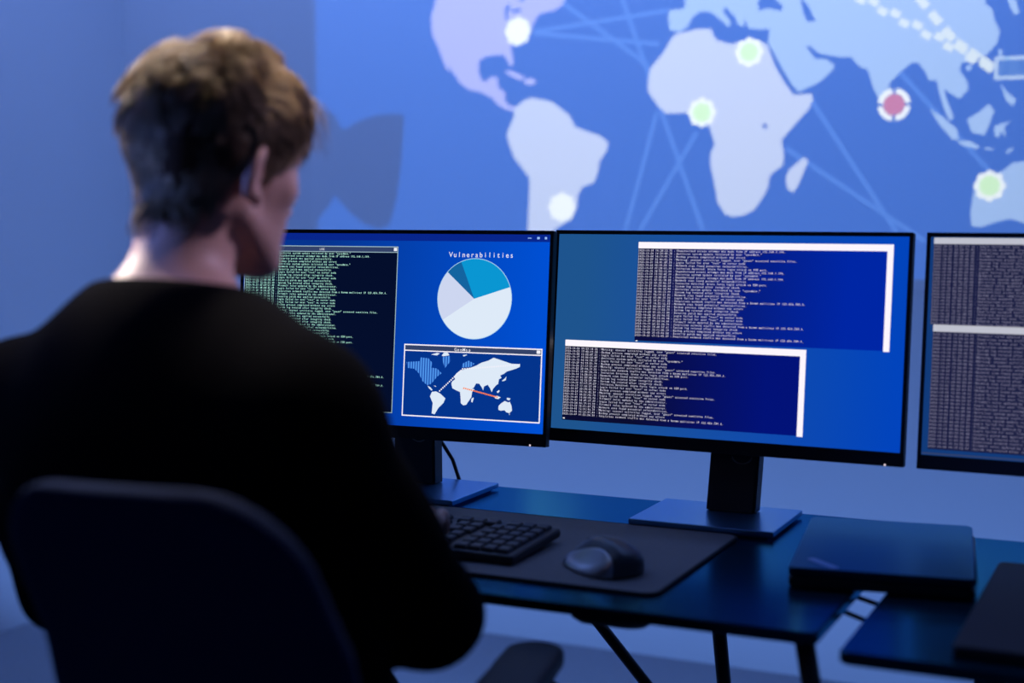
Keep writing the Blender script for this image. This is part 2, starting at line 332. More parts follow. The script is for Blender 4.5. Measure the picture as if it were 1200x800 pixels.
av = Vector(d_); bv = Vector(DASHES[0][1]); dd = (bv - av).normalized(); L = (bv - av).length; s = 0.0
while s < L:
    polys.append((seg_quad(av + dd * s, av + dd * min(L, s + 28), 24), 'dash')); s += 38
for x, z, r, kd in MARKERS:
    if kd == 'r':
        for q in range(4): polys.append((ring_arc((x, z), r * .72, r * 1.05, pi / 2 * q + .12, pi / 2 * (q + 1) - .12), 'white'))
        polys.append((circle((x, z), r * .70, 20), 'red'))
    else:
        polys.append((circle((x, z), r * .96, 48, .07, 8), 'white'))
        if kd == 'g': polys.append((circle((x, z), r * .66, 20), 'green'))
tx0, tz1 = TAG[0]; tz0 = TAG[3][1]
polys.append(([(tx0, tz0), (tx0 + 185, tz0), (tx0 + 185, tz1), (tx0, tz1)], 'tagrim'))
polys.append(([(tx0 + 8, tz0 + 8), (tx0 + 177, tz0 + 8), (tx0 + 177, tz1 - 8), (tx0 + 8, tz1 - 8)], 'tag'))

# ---- glyph cache from Blender's built-in font
_gc = {}
def glyph(ch, fine=False):
    if (ch, fine) in _gc: return _gc[(ch, fine)]
    c = bpy.data.curves.new('g', 'FONT'); c.body = ch; c.resolution_u = 4 if fine else 1; c.offset = 0.006 if fine else 0.022; c.align_x = 'CENTER'
    o = bpy.data.objects.new('g', c); COL.objects.link(o)
    dg = bpy.context.evaluated_depsgraph_get(); me = bpy.data.meshes.new_from_object(o.evaluated_get(dg))
    me.calc_loop_triangles()
    v = np.array([x.co[:2] for x in me.vertices], dtype=float).reshape(-1, 2)
    t = np.array([x.vertices[:] for x in me.loop_triangles], dtype=int).reshape(-1, 3)
    bpy.data.objects.remove(o); bpy.data.curves.remove(c); bpy.data.meshes.remove(me)
    _gc[(ch, fine)] = (v, t); return v, t

class Text2D:
    def __init__(s, fine=False): s.V = []; s.F = []; s.n = 0; s.fine = fine
    def put(s, text, x, y, cw, size, xs=0.8, xmax=1e9):
        for i, ch in enumerate(text):
            px = x + i * cw
            if ch == ' ' or px > xmax: continue
            v, t = glyph(ch, s.fine)
            if not len(t): continue
            s.V.append(np.c_[v[:, 0] * size * xs + px, v[:, 1] * size + y]); s.F.append(t + s.n); s.n += len(v)
    def arrays(s): return np.concatenate(s.V), np.concatenate(s.F)

# slide text 'Japan' in the small tag
tt = Text2D(); tt.put('Japan', tx0 + 28, tz0 + 20, 32, 46, .9)
tv, tf = tt.arrays()

verts, faces = [], []
for P, k_ in polys:
    P = ccw(P); n0 = len(verts); verts += [Vector((p[0] / 1000, p[1] / 1000)) for p in P]; faces.append(list(range(n0, n0 + len(P))))
res = delaunay_2d_cdt(verts, [], faces, 0, 1e-6, True)
SL_D = 0.09
k_s = SL_D / (ROOM_Y - PROJ.y)
def to_slide(x, z, e=0.0):
    f = (SL_D + e) / (ROOM_Y - PROJ.y)
    return (PROJ.x + (x - PROJ.x) * f, PROJ.y + SL_D + e, PROJ.z + (z - PROJ.z) * f)
names = list(SLIDE); sv = [to_slide(v.x, v.y) for v in res[0]]
sf, si = [], []
for f, of in zip(res[2], res[5]):
    if not of: continue
    sf.append(f); si.append(names.index(polys[max(of)][1]))
projector = empty('projector', (PROJ.x, PROJ.y, PROJ.z))
tag(projector, 'white ceiling-mounted projector above the camera that throws the world map', 'projector')
inv = Matrix.Translation(-PROJ)
def prel(o): o.parent = projector; o.matrix_parent_inverse = inv; return o
prel(link_mesh('map_slide', sv, sf, [slide_mat('slide_' + n, SLIDE[n]) for n in names], midx=si))
prel(link_mesh('slide_caption', [to_slide(x / 1000, z / 1000, 0.0005) for x, z in tv], tf, slide_mat('slide_caption', (0.35, 0.7, 0.9))))
# opaque plate round the slide aperture
a0, a1 = to_slide(-2.326, 0.985), to_slide(0.98, 2.42)
y = PROJ.y + SL_D
bm = bmesh.new()
for lo, hi in (((a0[0] - .12, y, a0[2] - .12), (a0[0], y + .002, a1[2] + .12)), ((a1[0], y, a0[2] - .12), (a1[0] + .12, y + .002, a1[2] + .12)),
               ((a0[0], y, a0[2] - .12), (a1[0], y + .002, a0[2])), ((a0[0], y, a1[2]), (a1[0], y + .002, a1[2] + .12))): bm_box(bm, lo, hi)
prel(from_bm('slide_gate', bm, M['plastic']))
bm = bmesh.new()
hx0, hx1, hz0, hz1 = a0[0] - .13, a1[0] + .13, a0[2] - .13, a1[2] + .13
for lo, hi in (((hx0, y - .3, hz1), (hx1, y + .01, hz1 + .01)), ((hx0, y - .3, hz0 - .01), (hx1, y + .01, hz0)), ((hx0 - .01, y - .3, hz0 - .01), (hx0, y + .01, hz1 + .01)),
               ((hx1, y - .3, hz0 - .01), (hx1 + .01, y + .01, hz1 + .01)), ((hx0, y - .31, hz0), (hx1, y - .3, hz1))): bm_box(bm, lo, hi, .002, 1)
prel(from_bm('housing', bm, M['white']))
prel(tube('ceiling_pole', [((hx0 + hx1) / 2, y - .15, hz1), ((hx0 + hx1) / 2, y - .15, ROOM_H + .01)], .02, M['white']))
# unseen plate added before the gate, its outline cut to cast the map's shadow
fl = [to_slide(x / 1000, z / 1000, .02) for x, z in SHADOW_OUTLINE]
n = len(fl); fv = fl + [(a, b + .0008, c) for a, b, c in fl]
prel(link_mesh('shadow_plate', fv, [list(range(n)), list(range(2 * n - 1, n - 1, -1))] + [[i, (i + 1) % n, n + (i + 1) % n, n + i] for i in range(n)], M['plastic']))

# ------------------------------------------------------------------ monitors
MW, MH = 0.5378, 0.322
BZ_S, BZ_T, BZ_B = 0.0055, 0.006, 0.0195
MSG = ['Intrusion detected: brute force login attack on SSH port.', 'Suspicious network traffic was detected from a known malicious IP 123.456.789.0.',
       'Antivirus system update initiated by user "sysadmin."', 'Security patch was applied successfully.', 'System log rotated after integrity check.',
       'Unauthorized access attempt was made from IP address 192.168.1.100.', 'Warning: unusual activities logged, user "guest" accessed sensitive files.',
       'Firewall rules updated by the administrator.', 'Network scan found potential vulnerabilities.', 'Backup process completed without any errors', 'Login failed for user "root" on server node']
def log_line(rng):
    w = [4, 4.5, 4, 4, 5, 3, 2, 5, 5, 6, 6]
    m = rng.choices(MSG, w)[0]
    return '2023-10-%02d %02d:%02d:%02d.%02d' % (rng.randint(1, 31), rng.randint(0, 23), rng.randint(0, 59), rng.randint(0, 59), rng.randint(0, 99)), m

class Sheet:
    """flat picture elements on a screen, in mm from the frame's top left corner; each call adds one layer"""
    def __init__(s): s.V = []; s.F = []; s.I = []; s.n = 0; s.mats = []; s.z = 0
    def mi(s, m):
        if m not in s.mats: s.mats.append(m)
        return s.mats.index(m)
    def add(s, v2, faces, m, h):
        v2 = np.asarray(v2, dtype=float)
        s.V.append(np.c_[v2[:, 0] / 1000, np.full(len(v2), -h / 1000), -v2[:, 1] / 1000])
        for f in faces: s.F.append([int(i) + s.n for i in f]); s.I.append(s.mi(m))
        s.n += len(v2)
    def rect(s, x0, y0, x1, y1, m, h): s.add([(x0, y0), (x0, y1), (x1, y1), (x1, y0)], [(0, 1, 2, 3)], m, h)
    def poly(s, P, m, h):
        P = ccw(P); r = delaunay_2d_cdt([Vector(p) for p in P], [], [list(range(len(P)))], 0, 1e-5, True)
        v = [tuple(a) for a in r[0]]
        fs = []
        for f, of in zip(r[2], r[5]):
            if not of: continue
            a, b, c = (v[i] for i in f[:3]); cr = (b[0] - a[0]) * (c[1] - a[1]) - (b[1] - a[1]) * (c[0] - a[0])
            fs.append(f if cr < 0 else f[::-1])
        s.add(v, fs, m, h)
    def frame(s, x0, y0, x1, y1, w, m, h):
        s.rect(x0, y0, x1, y0 + w, m, h); s.rect(x0, y1 - w, x1, y1, m, h); s.rect(x0, y0 + w, x0 + w, y1 - w, m, h); s.rect(x1 - w, y0 + w, x1, y1 - w, m, h)
    def text(s, t, m, h):
        v, f = t.arrays(); v = v.copy(); v[:, 1] *= -1
        s.add(v, f, m, h)
    def build(s, name, parent): return link_mesh(name, np.concatenate(s.V), s.F, s.mats, parent, s.I)

def log_text(x0, y0, x1, y1, pitch, seed, cw=2.45, size=3.5, msgcol=25.6, amp=1.0):
    rng = random.Random(seed); t = Text2D(); yy = y0 + pitch
    while yy < y1:
        d, m = log_line(rng)
        t.put(d, x0 + 1.2, -yy, cw, size, .84, x1 - 2)
        t.put(':', x0 + 1.2 + cw * 22.9, -yy, cw, size, .8, x1 - 2)
        t.put(m, x0 + 1.2 + cw * (msgcol - 1), -yy, cw, size, .82, x1 - 2)
        yy += pitch
    return t

def monitor(cx, cy, zt, yaw, tilt, label, wall_c, col_dx, base_y, ring=True, base_lo=-.11, base_hi=.105, desk_z=0.73):
    root = empty('monitor', (cx, cy, desk_z), (0, 0, yaw))
    tag(root, label, 'monitor', 'desktop monitors in a row on the desks')
    head = Matrix.Translation((0, 0, zt - desk_z)) @ Matrix.Rotation(-tilt, 4, 'X')
    # housing: thin frame and a thicker box behind
    bm = bmesh.new()
    bm_box(bm, (-MW / 2, 0.0008, -MH), (MW / 2, 0.016, 0), .0015, 2)
    bm_box(bm, (-MW / 2 + .05, .014, -MH + .02), (MW / 2 - .05, .045, -.05), .008, 3)
    for lo, hi in (((-MW / 2, -.001, -BZ_T), (MW / 2, .002, 0)), ((-MW / 2, -.001, -MH), (MW / 2, .002, -MH + BZ_B)), ((-MW / 2, -.001, -MH), (-MW / 2 + BZ_S, .002, 0)), ((MW / 2 - BZ_S, -.001, -MH), (MW / 2, .002, 0))):
        bm_box(bm, lo, hi, .0006, 1)
    bmesh.ops.transform(bm, matrix=head, verts=bm.verts)
    from_bm('bezel', bm, M['bezel'], root)
    # screen glass with the desktop wallpaper
    s = Sheet(); s.rect(BZ_S * 1000 - .5, BZ_T * 1000 - .5, (MW - BZ_S) * 1000 + .5, (MH - BZ_B) * 1000 + .5, wall_c, 0)
    scr = s.build('screen', root); scr.matrix_local = head @ Matrix.Translation((-MW / 2, 0, 0))
    # power light
    bm = bmesh.new(); bm_box(bm, (MW / 2 - .026, -.0016, -MH + .0006), (MW / 2 - .0235, -.0005, -MH + .003)); bmesh.ops.transform(bm, matrix=head, verts=bm.verts)
    from_bm('power_light', bm, emit('power_led', (235, 215, 225)), root)
    # column, leaning back a little, with its cable ring, and the base plate (all in world axes)
    R = Matrix.Rotation(-yaw, 4, 'Z')
    by = base_y - cy
    bm = bmesh.new()
    b0, t0 = Vector((col_dx, by + .035, .009)), Vector((col_dx, .072, zt - desk_z - .10))
    for w0, w1, d0, d1 in ((.037, .037, .016, .016),):
        vs = [bm.verts.new(b0 + Vector((sx * w0, sy * d0, 0))) for sx, sy in ((-1, -1), (1, -1), (1, 1), (-1, 1))] + [bm.verts.new(t0 + Vector((sx * w1, sy * d1, 0))) for sx, sy in ((-1, -1), (1, -1), (1, 1), (-1, 1))]
        for f in ((0, 3, 2, 1), (4, 5, 6, 7), (0, 1, 5, 4), (1, 2, 6, 5), (2, 3, 7, 6), (3, 0, 4, 7)): bm.faces.new([vs[i] for i in f])
    bmesh.ops.bevel(bm, geom=list(bm.edges), offset=.004, segments=2, affect='EDGES')
    bm_box(bm, (col_dx - .045, .036, zt - desk_z - .21), (col_dx + .045, .07, zt - desk_z - .11), .005)
    bmesh.ops.transform(bm, matrix=R, verts=bm.verts)
    from_bm('stand_column', bm, M['column'], root)
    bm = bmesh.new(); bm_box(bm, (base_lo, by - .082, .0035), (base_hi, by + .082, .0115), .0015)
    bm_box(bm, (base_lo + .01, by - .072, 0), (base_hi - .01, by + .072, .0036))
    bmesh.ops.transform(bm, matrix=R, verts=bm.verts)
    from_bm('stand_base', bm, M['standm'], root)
    zr = zt - desk_z - MH - .005; fr = (zr / (zt - desk_z - .10)); yr = b0.y + (t0.y - b0.y) * fr - .0185
    pts = [(col_dx + .012 + .015 * cos(a), yr - .001, zr + .012 * sin(a)) for a in [radians(190 + 18 * i) for i in range(10)]]
    o = tube('cable_ring', [R @ Vector(p) for p in pts], .0012, M['brass'], root, n=6)
    return root, scr

W1 = emit('wallpaper_blue', (6, 52, 142), (0, 80, 212), 0, 0.15, 0.53)  # brighter right side from the viewing angle is put into the colour
W2 = emit('wallpaper_blue_ramp', (30, 84, 142), (2, 68, 188), 0, 0.05, 0.52)  # duller blue at left, stronger blue at right
W3 = emit('wallpaper_dim_blue', (18, 58, 120))
E_ = {'white': emit('pixel_white', (240, 240, 250)), 'bar': emit('pixel_bar', (52, 66, 104)), 'darkbar': emit('pixel_topbar', (8, 38, 140)), 'navy': emit('pixel_navy', (4, 14, 44)),
      'log': emit('pixel_log_green', (190, 250, 232)), 'grey': emit('pixel_grey', (216, 212, 230)), 'dgrey': emit('pixel_dim_grey', (135, 132, 158)), 'edge': emit('pixel_edge', (150, 190, 220)),
      'pie1': emit('pie_pale', (222, 234, 248)), 'pie2': emit('pie_lilac', (205, 214, 240)), 'pie3': emit('pie_cyan', (10, 150, 210)), 'pie4': emit('pie_teal', (20, 100, 160)),
      'fill2': emit('window_fill_dark', (12, 14, 62), (0, 38, 165), 0, 0.16, 0.45), 'fill3': emit('window_fill_darker', (10, 12, 48), (2, 18, 120), 0, 0.14, 0.34), 'fill4': emit('window_fill_dim', (26, 30, 66)),
      'geo': emit('geo_back', (4, 52, 140)), 'orange': emit('pixel_orange', (255, 130, 60)), 'pink': emit('bar_white', (252, 246, 255)), 'dimbar': emit('bar_dim', (190, 192, 205)),
      'dot': emit('pixel_dot', (150, 190, 255)), 'line': emit('pixel_line', (160, 190, 200)), 'pierim': emit('pie_rim', (170, 215, 240))}
def stripe_mat():
    m = emit('geo_stripes', (60, 130, 235)); nt = m.node_tree; e = [n for n in nt.nodes if n.type == 'EMISSION'][0]
    tc = nt.nodes.new('ShaderNodeTexCoord'); w = nt.nodes.new('ShaderNodeTexWave'); w.inputs['Scale'].default_value = 75.0
    mx = nt.nodes.new('ShaderNodeMix'); mx.data_type = 'RGBA'; mx.inputs['A'].default_value = (*lin((8, 60, 160)), 1); mx.inputs['B'].default_value = (*lin((90, 165, 250)), 1)
    nt.links.new(tc.outputs['Object'], w.inputs['Vector']); nt.links.new(w.outputs['Fac'], mx.inputs['Factor']); nt.links.new(mx.outputs['Result'], e.inputs['Color'])
    return m
STR = stripe_mat()

# left monitor: log, pie chart, map window
r1, sc1 = monitor(-1.1328, 1.9623, 1.1507, 0.0597, 0.10217, 'monitor nearest the man, showing a green log, a pie chart and a small world map', W1, .003, 2.005, base_lo=-.10, base_hi=.125)
s = Sheet(); s.rect(5, 6, 532, 17, E_['darkbar'], .3)
s.rect(497, 10.8, 503, 12, E_['dot'], .6); s.rect(512, 9.6, 516, 13, E_['dot'], .6); s.rect(524, 9.6, 527.5, 13, E_['dot'], .6)
s.build('title_bar', sc1)
s = Sheet(); s.rect(7.5, 26, 282.5, 284, E_['navy'], .4); s.rect(7.5, 26, 282.5, 35, E_['bar'], .6); s.frame(7.5, 26, 282.5, 284, 1.2, E_['line'], .8); s.rect(8, 34.6, 282, 35.6, E_['line'], .8); s.rect(275, 28, 280.5, 33, E_['white'], .9)
t = Text2D(True); t.put('LOG', 145, -33, 3.2, 5, .8); s.text(t, E_['white'], .9)
s.text(log_text(10, 35, 281, 283, 4.35, 3, size=4.3), E_['log'], .9); s.build('log_window', sc1)
s = Sheet(); cx, cy, R_ = 413.5, 104, 60.5
def wedge(a0, a1, m, r=R_, h=.6):
    n = max(3, int(abs(a1 - a0) / 4)); s.poly([(cx, cy)] + [(cx + r * sin(radians(a0 + (a1 - a0) * i / n)), cy - r * cos(radians(a0 + (a1 - a0) * i / n))) for i in range(n + 1)], m, h)
s.poly([(cx + (R_ + 1) * sin(radians(6 * i)), cy - (R_ + 1) * cos(radians(6 * i))) for i in range(60)], E_['pierim'], .4)
wedge(72, 237, E_['pie1']); wedge(237, 311, E_['pie2']); wedge(311, 337, E_['pie4']); wedge(337, 432, E_['pie3'])
s.build('pie_chart', sc1)
s = Sheet(); t = Text2D(True); t.put('Vulnerabilities', 372, -41, 7.15, 11, .95); s.text(t, E_['white'], .6); s.build('chart_title', sc1)
s = Sheet(); s.rect(299, 176, 527, 287, E_['geo'], .3); s.rect(299, 176, 527, 186, E_['bar'], .45); s.frame(299, 176, 527, 287, 1.8, E_['pink'], .6); s.rect(299, 185, 527, 186.6, E_['pink'], .6); s.rect(518, 178.6, 524, 183.4, E_['white'], .7)
t = Text2D(True); t.put('GeoMap', 386, -184, 4.6, 6.5, .95); s.text(t, E_['white'], .7)
for P in GEO['stripe']: s.poly(P, STR, .5)
for P in GEO['white']: s.poly(P, E_['pie1'], .7)
for key, mm, stp in (('dotw', E_['white'], 3.6), ('doto', E_['orange'], 2.8)):
    for P in GEO[key]:
        for a, b in zip(P, P[1:]):
            a, b = Vector(a), Vector(b); n = int((b - a).length / stp)
            for i in range(n + 1):
                q = a.lerp(b, i / max(n, 1)); s.rect(q.x - 1.1, q.y - 1.1, q.x + 1.1, q.y + 1.1, mm, .9)
s.build('map_window', sc1)

# middle monitor: two log windows
r2, sc2 = monitor(-0.6201, 2.0389, 1.1507, -0.0204, 0.10217, 'middle monitor with two overlapping grey text windows on a blue desktop', W2, .018, 2.002, base_lo=-.102, base_hi=.110)
s = Sheet(); s.rect(136, 17, 512, 164, E_['fill2'], .3); s.rect(136, 17, 512, 26.5, E_['pink'], .6); s.rect(503.5, 17, 512, 165, E_['pink'], .6)
s.text(log_text(136, 26.5, 503, 161, 4.35, 11, size=4.2), E_['grey'], .7); s.rect(138, 163.5, 141, 165, E_['white'], .7); s.build('upper_log_window', sc2)
s = Sheet(); s.rect(24, 167, 396.5, 289, E_['fill3'], .9); s.rect(24, 167, 396.5, 176.5, E_['pink'], 1.1); s.rect(388, 167, 396.5, 290, E_['pink'], 1.1)
s.text(log_text(24, 176.5, 388, 285, 4.35, 17, size=4.2), E_['grey'], 1.2); s.rect(25.5, 285.5, 28.5, 287.2, E_['white'], 1.2); s.build('lower_log_window', sc2)

# right monitor, cut off by the frame
r3, sc3 = monitor(-0.0647, 2.0269, 1.1507, -0.0252, 0.10217, 'right monitor, cut off by the photo edge, filled with dim grey log text', W3, .012, 1.965, base_lo=-.105, base_hi=.11)
s = Sheet(); s.rect(10, 7, 470, 125, E_['fill4'], .3); s.rect(10, 7, 470, 15.5, E_['dimbar'], .6)
s.text(log_text(10, 15.5, 460, 125, 4.35, 23, size=4.2), E_['dgrey'], .7); s.build('upper_log_window', sc3)
s = Sheet(); s.rect(14, 125, 480, 294, E_['fill4'], .9); s.rect(14, 125, 480, 134.5, E_['dimbar'], 1.1)
s.text(log_text(14, 134.5, 470, 292, 4.9, 29, size=4.2, msgcol=25), E_['dgrey'], 1.2); s.rect(6, 299, 531, 301, E_['bar'], .5); s.build('lower_log_window', sc3)
# ------------------------------------------------------------------ desks
DZ = 0.73
def desk(name, x0, y0, x1, y1, label, leg_splay_right, brace):
    root = empty(name, ((x0 + x1) / 2, (y0 + y1) / 2, 0)); tag(root, label, 'desk')
    inv_ = Matrix.Translation((-(x0 + x1) / 2, -(y0 + y1) / 2, 0))
    def rel(o): o.parent = root; o.matrix_parent_inverse = inv_; return o
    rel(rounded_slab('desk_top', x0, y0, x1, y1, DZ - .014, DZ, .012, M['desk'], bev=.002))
    for nm, a, b in leg_splay_right: rel(tube(nm, [a, b], .011, M['deskleg'], n=10))
    bm = bmesh.new()
    bm_box(bm, (x0 + .03, y0 + .12, DZ - .034), (x1 - .03, y0 + .15, DZ - .0135), .002); bm_box(bm, (x0 + .03, y1 - .10, DZ - .034), (x1 - .03, y1 - .07, DZ - .0135), .002)
    rel(from_bm('frame_rail', bm, M['deskleg']))
    for a, b in brace: rel(tube('brace', [a, b], .009, M['deskleg'], n=8))
    return root, rel
zt_ = DZ - .015
d1, rel1 = desk('desk', -1.75, 1.508, -0.352, 2.115, 'long black desk carrying the keyboard, mouse and the left two monitors',
    [('leg', (-.37, 1.53, zt_), (-.25, 1.54, 0)), ('leg', (-.645, 2.06, zt_), (-.575, 2.08, 0)), ('leg', (-1.70, 1.53, zt_), (-1.78, 1.54, 0)), ('leg', (-1.66, 2.06, zt_), (-1.74, 2.08, 0))],
    [((-.985, 2.06, zt_), (-.60, 2.06, .30))])
tray = rel1(rounded_slab('cable_tray', -.665, 1.56, -.565, 1.70, DZ - .040, DZ - .0138, .02, M['plastic'], bev=.006))
d2, rel2 = desk('desk', -0.318, 1.457, 1.15, 2.06, 'second black desk at the right edge, past a narrow gap',
    [('leg', (-.17, 1.50, zt_), (-.17, 1.50, 0)), ('leg', (-.25, 2.02, zt_), (-.22, 2.02, 0)), ('leg', (1.10, 1.48, zt_), (1.16, 1.46, 0)), ('leg', (1.10, 2.02, zt_), (1.14, 2.02, 0))], [])
# cables crossing the gap between the desks
for yy, zz, lb in ((1.69, .699, 'black cable crossing the gap between the desks, nearer the front edge'), (1.76, .701, 'black cable crossing the gap between the desks, nearer the laptop')):
    o = tube('cable', [(-.46, yy + .035, .712), (-.40, yy + .025, .709), (-.335, yy, zz), (-.27, yy - .02, .709), (-.20, yy - .03, .712)], .0032, M['cable'], n=8)
    tag(o, lb, 'cable', 'cables between the desks')
# cables behind the left monitor's stand
for lb, P_ in (('black cable hanging behind the left monitor stand, farther from the column', [(-1.160, 2.096, .87), (-1.135, 2.100, .82), (-1.100, 2.102, .77), (-1.088, 2.104, .7345), (-1.082, 2.104, .7335)]),
               ('short black cable tucked against the left monitor stand column', [(-1.185, 2.096, .80), (-1.160, 2.100, .775), (-1.140, 2.102, .75), (-1.130, 2.104, .7345), (-1.126, 2.104, .7335)])):
    tag(tube('cable', P_, .0032, M['cable'], n=8), lb, 'cable', 'cables behind the left monitor')

# desk mat
dm = empty('desk_mat', (-1.03, 1.745, DZ)); tag(dm, 'wide grey desk mat under the keyboard and mouse', 'desk mat')
o = rounded_slab('mat_sheet', -.472 - .0, -.172, .472, .172, 0, .004, .018, M['mat'], dm, bev=.001); 
bm = bmesh.new(); pts = []
for cx, cy, a0_ in ((.454, .154, 0), (-.454, .154, 90), (-.454, -.154, 180), (.454, -.154, 270)):
    for k_ in range(7): a = radians(a0_ + 15 * k_); pts.append((cx + .0185 * cos(a), cy + .0185 * sin(a), .0024))
pts.append(pts[0]); bm_tube(bm, pts, .0022, 6, False); from_bm('stitched_edge', bm, M['matedge'], dm, True)

# keyboard
kb = empty('keyboard', (-.983, 1.700, DZ + .0045), (0, 0, -.015)); tag(kb, 'black keyboard on the mat in front of the man', 'keyboard')
KW, KD = .440, .150
TILT = Matrix.Rotation(.045, 4, 'X')
bm = bmesh.new(); bm_box(bm, (-KW / 2, -KD / 2, .003), (KW / 2, KD / 2, .016), .004, 3); bmesh.ops.transform(bm, matrix=TILT, verts=bm.verts)
bm_box(bm, (-KW / 2 + .02, KD / 2 - .02, 0), (-KW / 2 + .05, KD / 2 - .01, .012)); bm_box(bm, (KW / 2 - .05, KD / 2 - .02, 0), (KW / 2 - .02, KD / 2 - .01, .012))
bm_box(bm, (-KW / 2 + .02, -KD / 2 + .01, 0), (-KW / 2 + .05, -KD / 2 + .02, .006)); bm_box(bm, (KW / 2 - .05, -KD / 2 + .01, 0), (KW / 2 - .02, -KD / 2 + .02, .006))
from_bm('keyboard_body', bm, M['kbody'], kb)
keymesh = {}
def keycap(w):
    w = round(w, 4)
    if w in keymesh: return keymesh[w]
    bm = bmesh.new(); h = .0058
    vs = []
    for z_, ins in ((0, 0), (h * .7, .0008), (h, .0024)):
        a, b = w / 2 - ins, .0088 - ins
        vs.append([bm.verts.new(p) for p in ((-a, -b, z_), (a, -b, z_), (a, b, z_), (-a, b, z_))])
    for p, q in zip(vs, vs[1:]):
        for i in range(4): bm.faces.new((p[i], p[(i + 1) % 4], q[(i + 1) % 4], q[i]))
    bm.faces.new(vs[-1]); bm.faces.new(vs[0][::-1])
    me = bpy.data.meshes.new('key'); bm.to_mesh(me); bm.free(); me.materials.append(M['key']); keymesh[w] = me; return me
U = .0186
rows = [[1] * 13 + [None] + [1, 1, 1] + [None] + [1] * 3, [1] * 13 + [1.5, None, 1, 1, None, 1, 1, 1, 1], [1.5] + [1] * 12 + [1, None, 1, 1, None, 1, 1, 1, 1],
        [1.8] + [1] * 11 + [1.7, None, 1, None, 1, 1, 1, 1], [2.2] + [1] * 9 + [2.3, None, 1, 1, None, 1, 1, 1, 1], [1.3, 1.3, 1.3, 6.2, 1.3, 1.2, 1.3, None, 1, 1, None, 1, 1, 1, 1]]
nkeys = 0
for ri, row in enumerate(rows):
    tot = sum(.6 if w is None else w for w in row); scale = (KW - .018) / tot; x = -KW / 2 + .009; yk = KD / 2 - .017 - ri * .0232
    for w in row:
        if w is None: x += .6 * scale; continue
        ww = w * scale
        if nkeys < 118:
            o = bpy.data.objects.new('key', keycap(ww - .0022)); COL.objects.link(o); o.parent = kb
            o.matrix_local = TILT @ Matrix.Translation((x + ww / 2, yk, .0155)) @ Matrix.Diagonal((1, 1.10, 1, 1))
            nkeys += 1
        x += ww

# ------------------------------------------------------------------ implicit surfaces (organic shapes as one continuous mesh)
def smin(a, b, k):
    h = np.clip(.5 + .5 * (b - a) / k, 0, 1); return b + (a - b) * h - k * h * (1 - h)
def smax(a, b, k): return -smin(-a, -b, k)
def cap(P, a, b, ra, rb=None):
    rb = ra if rb is None else rb
    a = np.asarray(a, dtype=np.float32); b = np.asarray(b, dtype=np.float32); ba = b - a
    t = np.clip(((P - a) @ ba) / max(1e-9, ba @ ba), 0, 1)
    return np.linalg.norm(P - a - t[:, None] * ba, axis=1) - (ra + (rb - ra) * t)
def ell(P, c, r, R=None):
    q = P - np.asarray(c, dtype=np.float32)
    if R is not None: q = q @ np.asarray(R, dtype=np.float32)
    r = np.asarray(r, dtype=np.float32)
    k0 = np.linalg.norm(q / r, axis=1); k1 = np.linalg.norm(q / (r * r), axis=1)
    return k0 * (k0 - 1) / np.maximum(k1, 1e-6)
def rot(rx=0, ry=0, rz=0):
    return np.array((Matrix.Rotation(rz, 3, 'Z') @ Matrix.Rotation(ry, 3, 'Y') @ Matrix.Rotation(rx, 3, 'X')), dtype=np.float32)

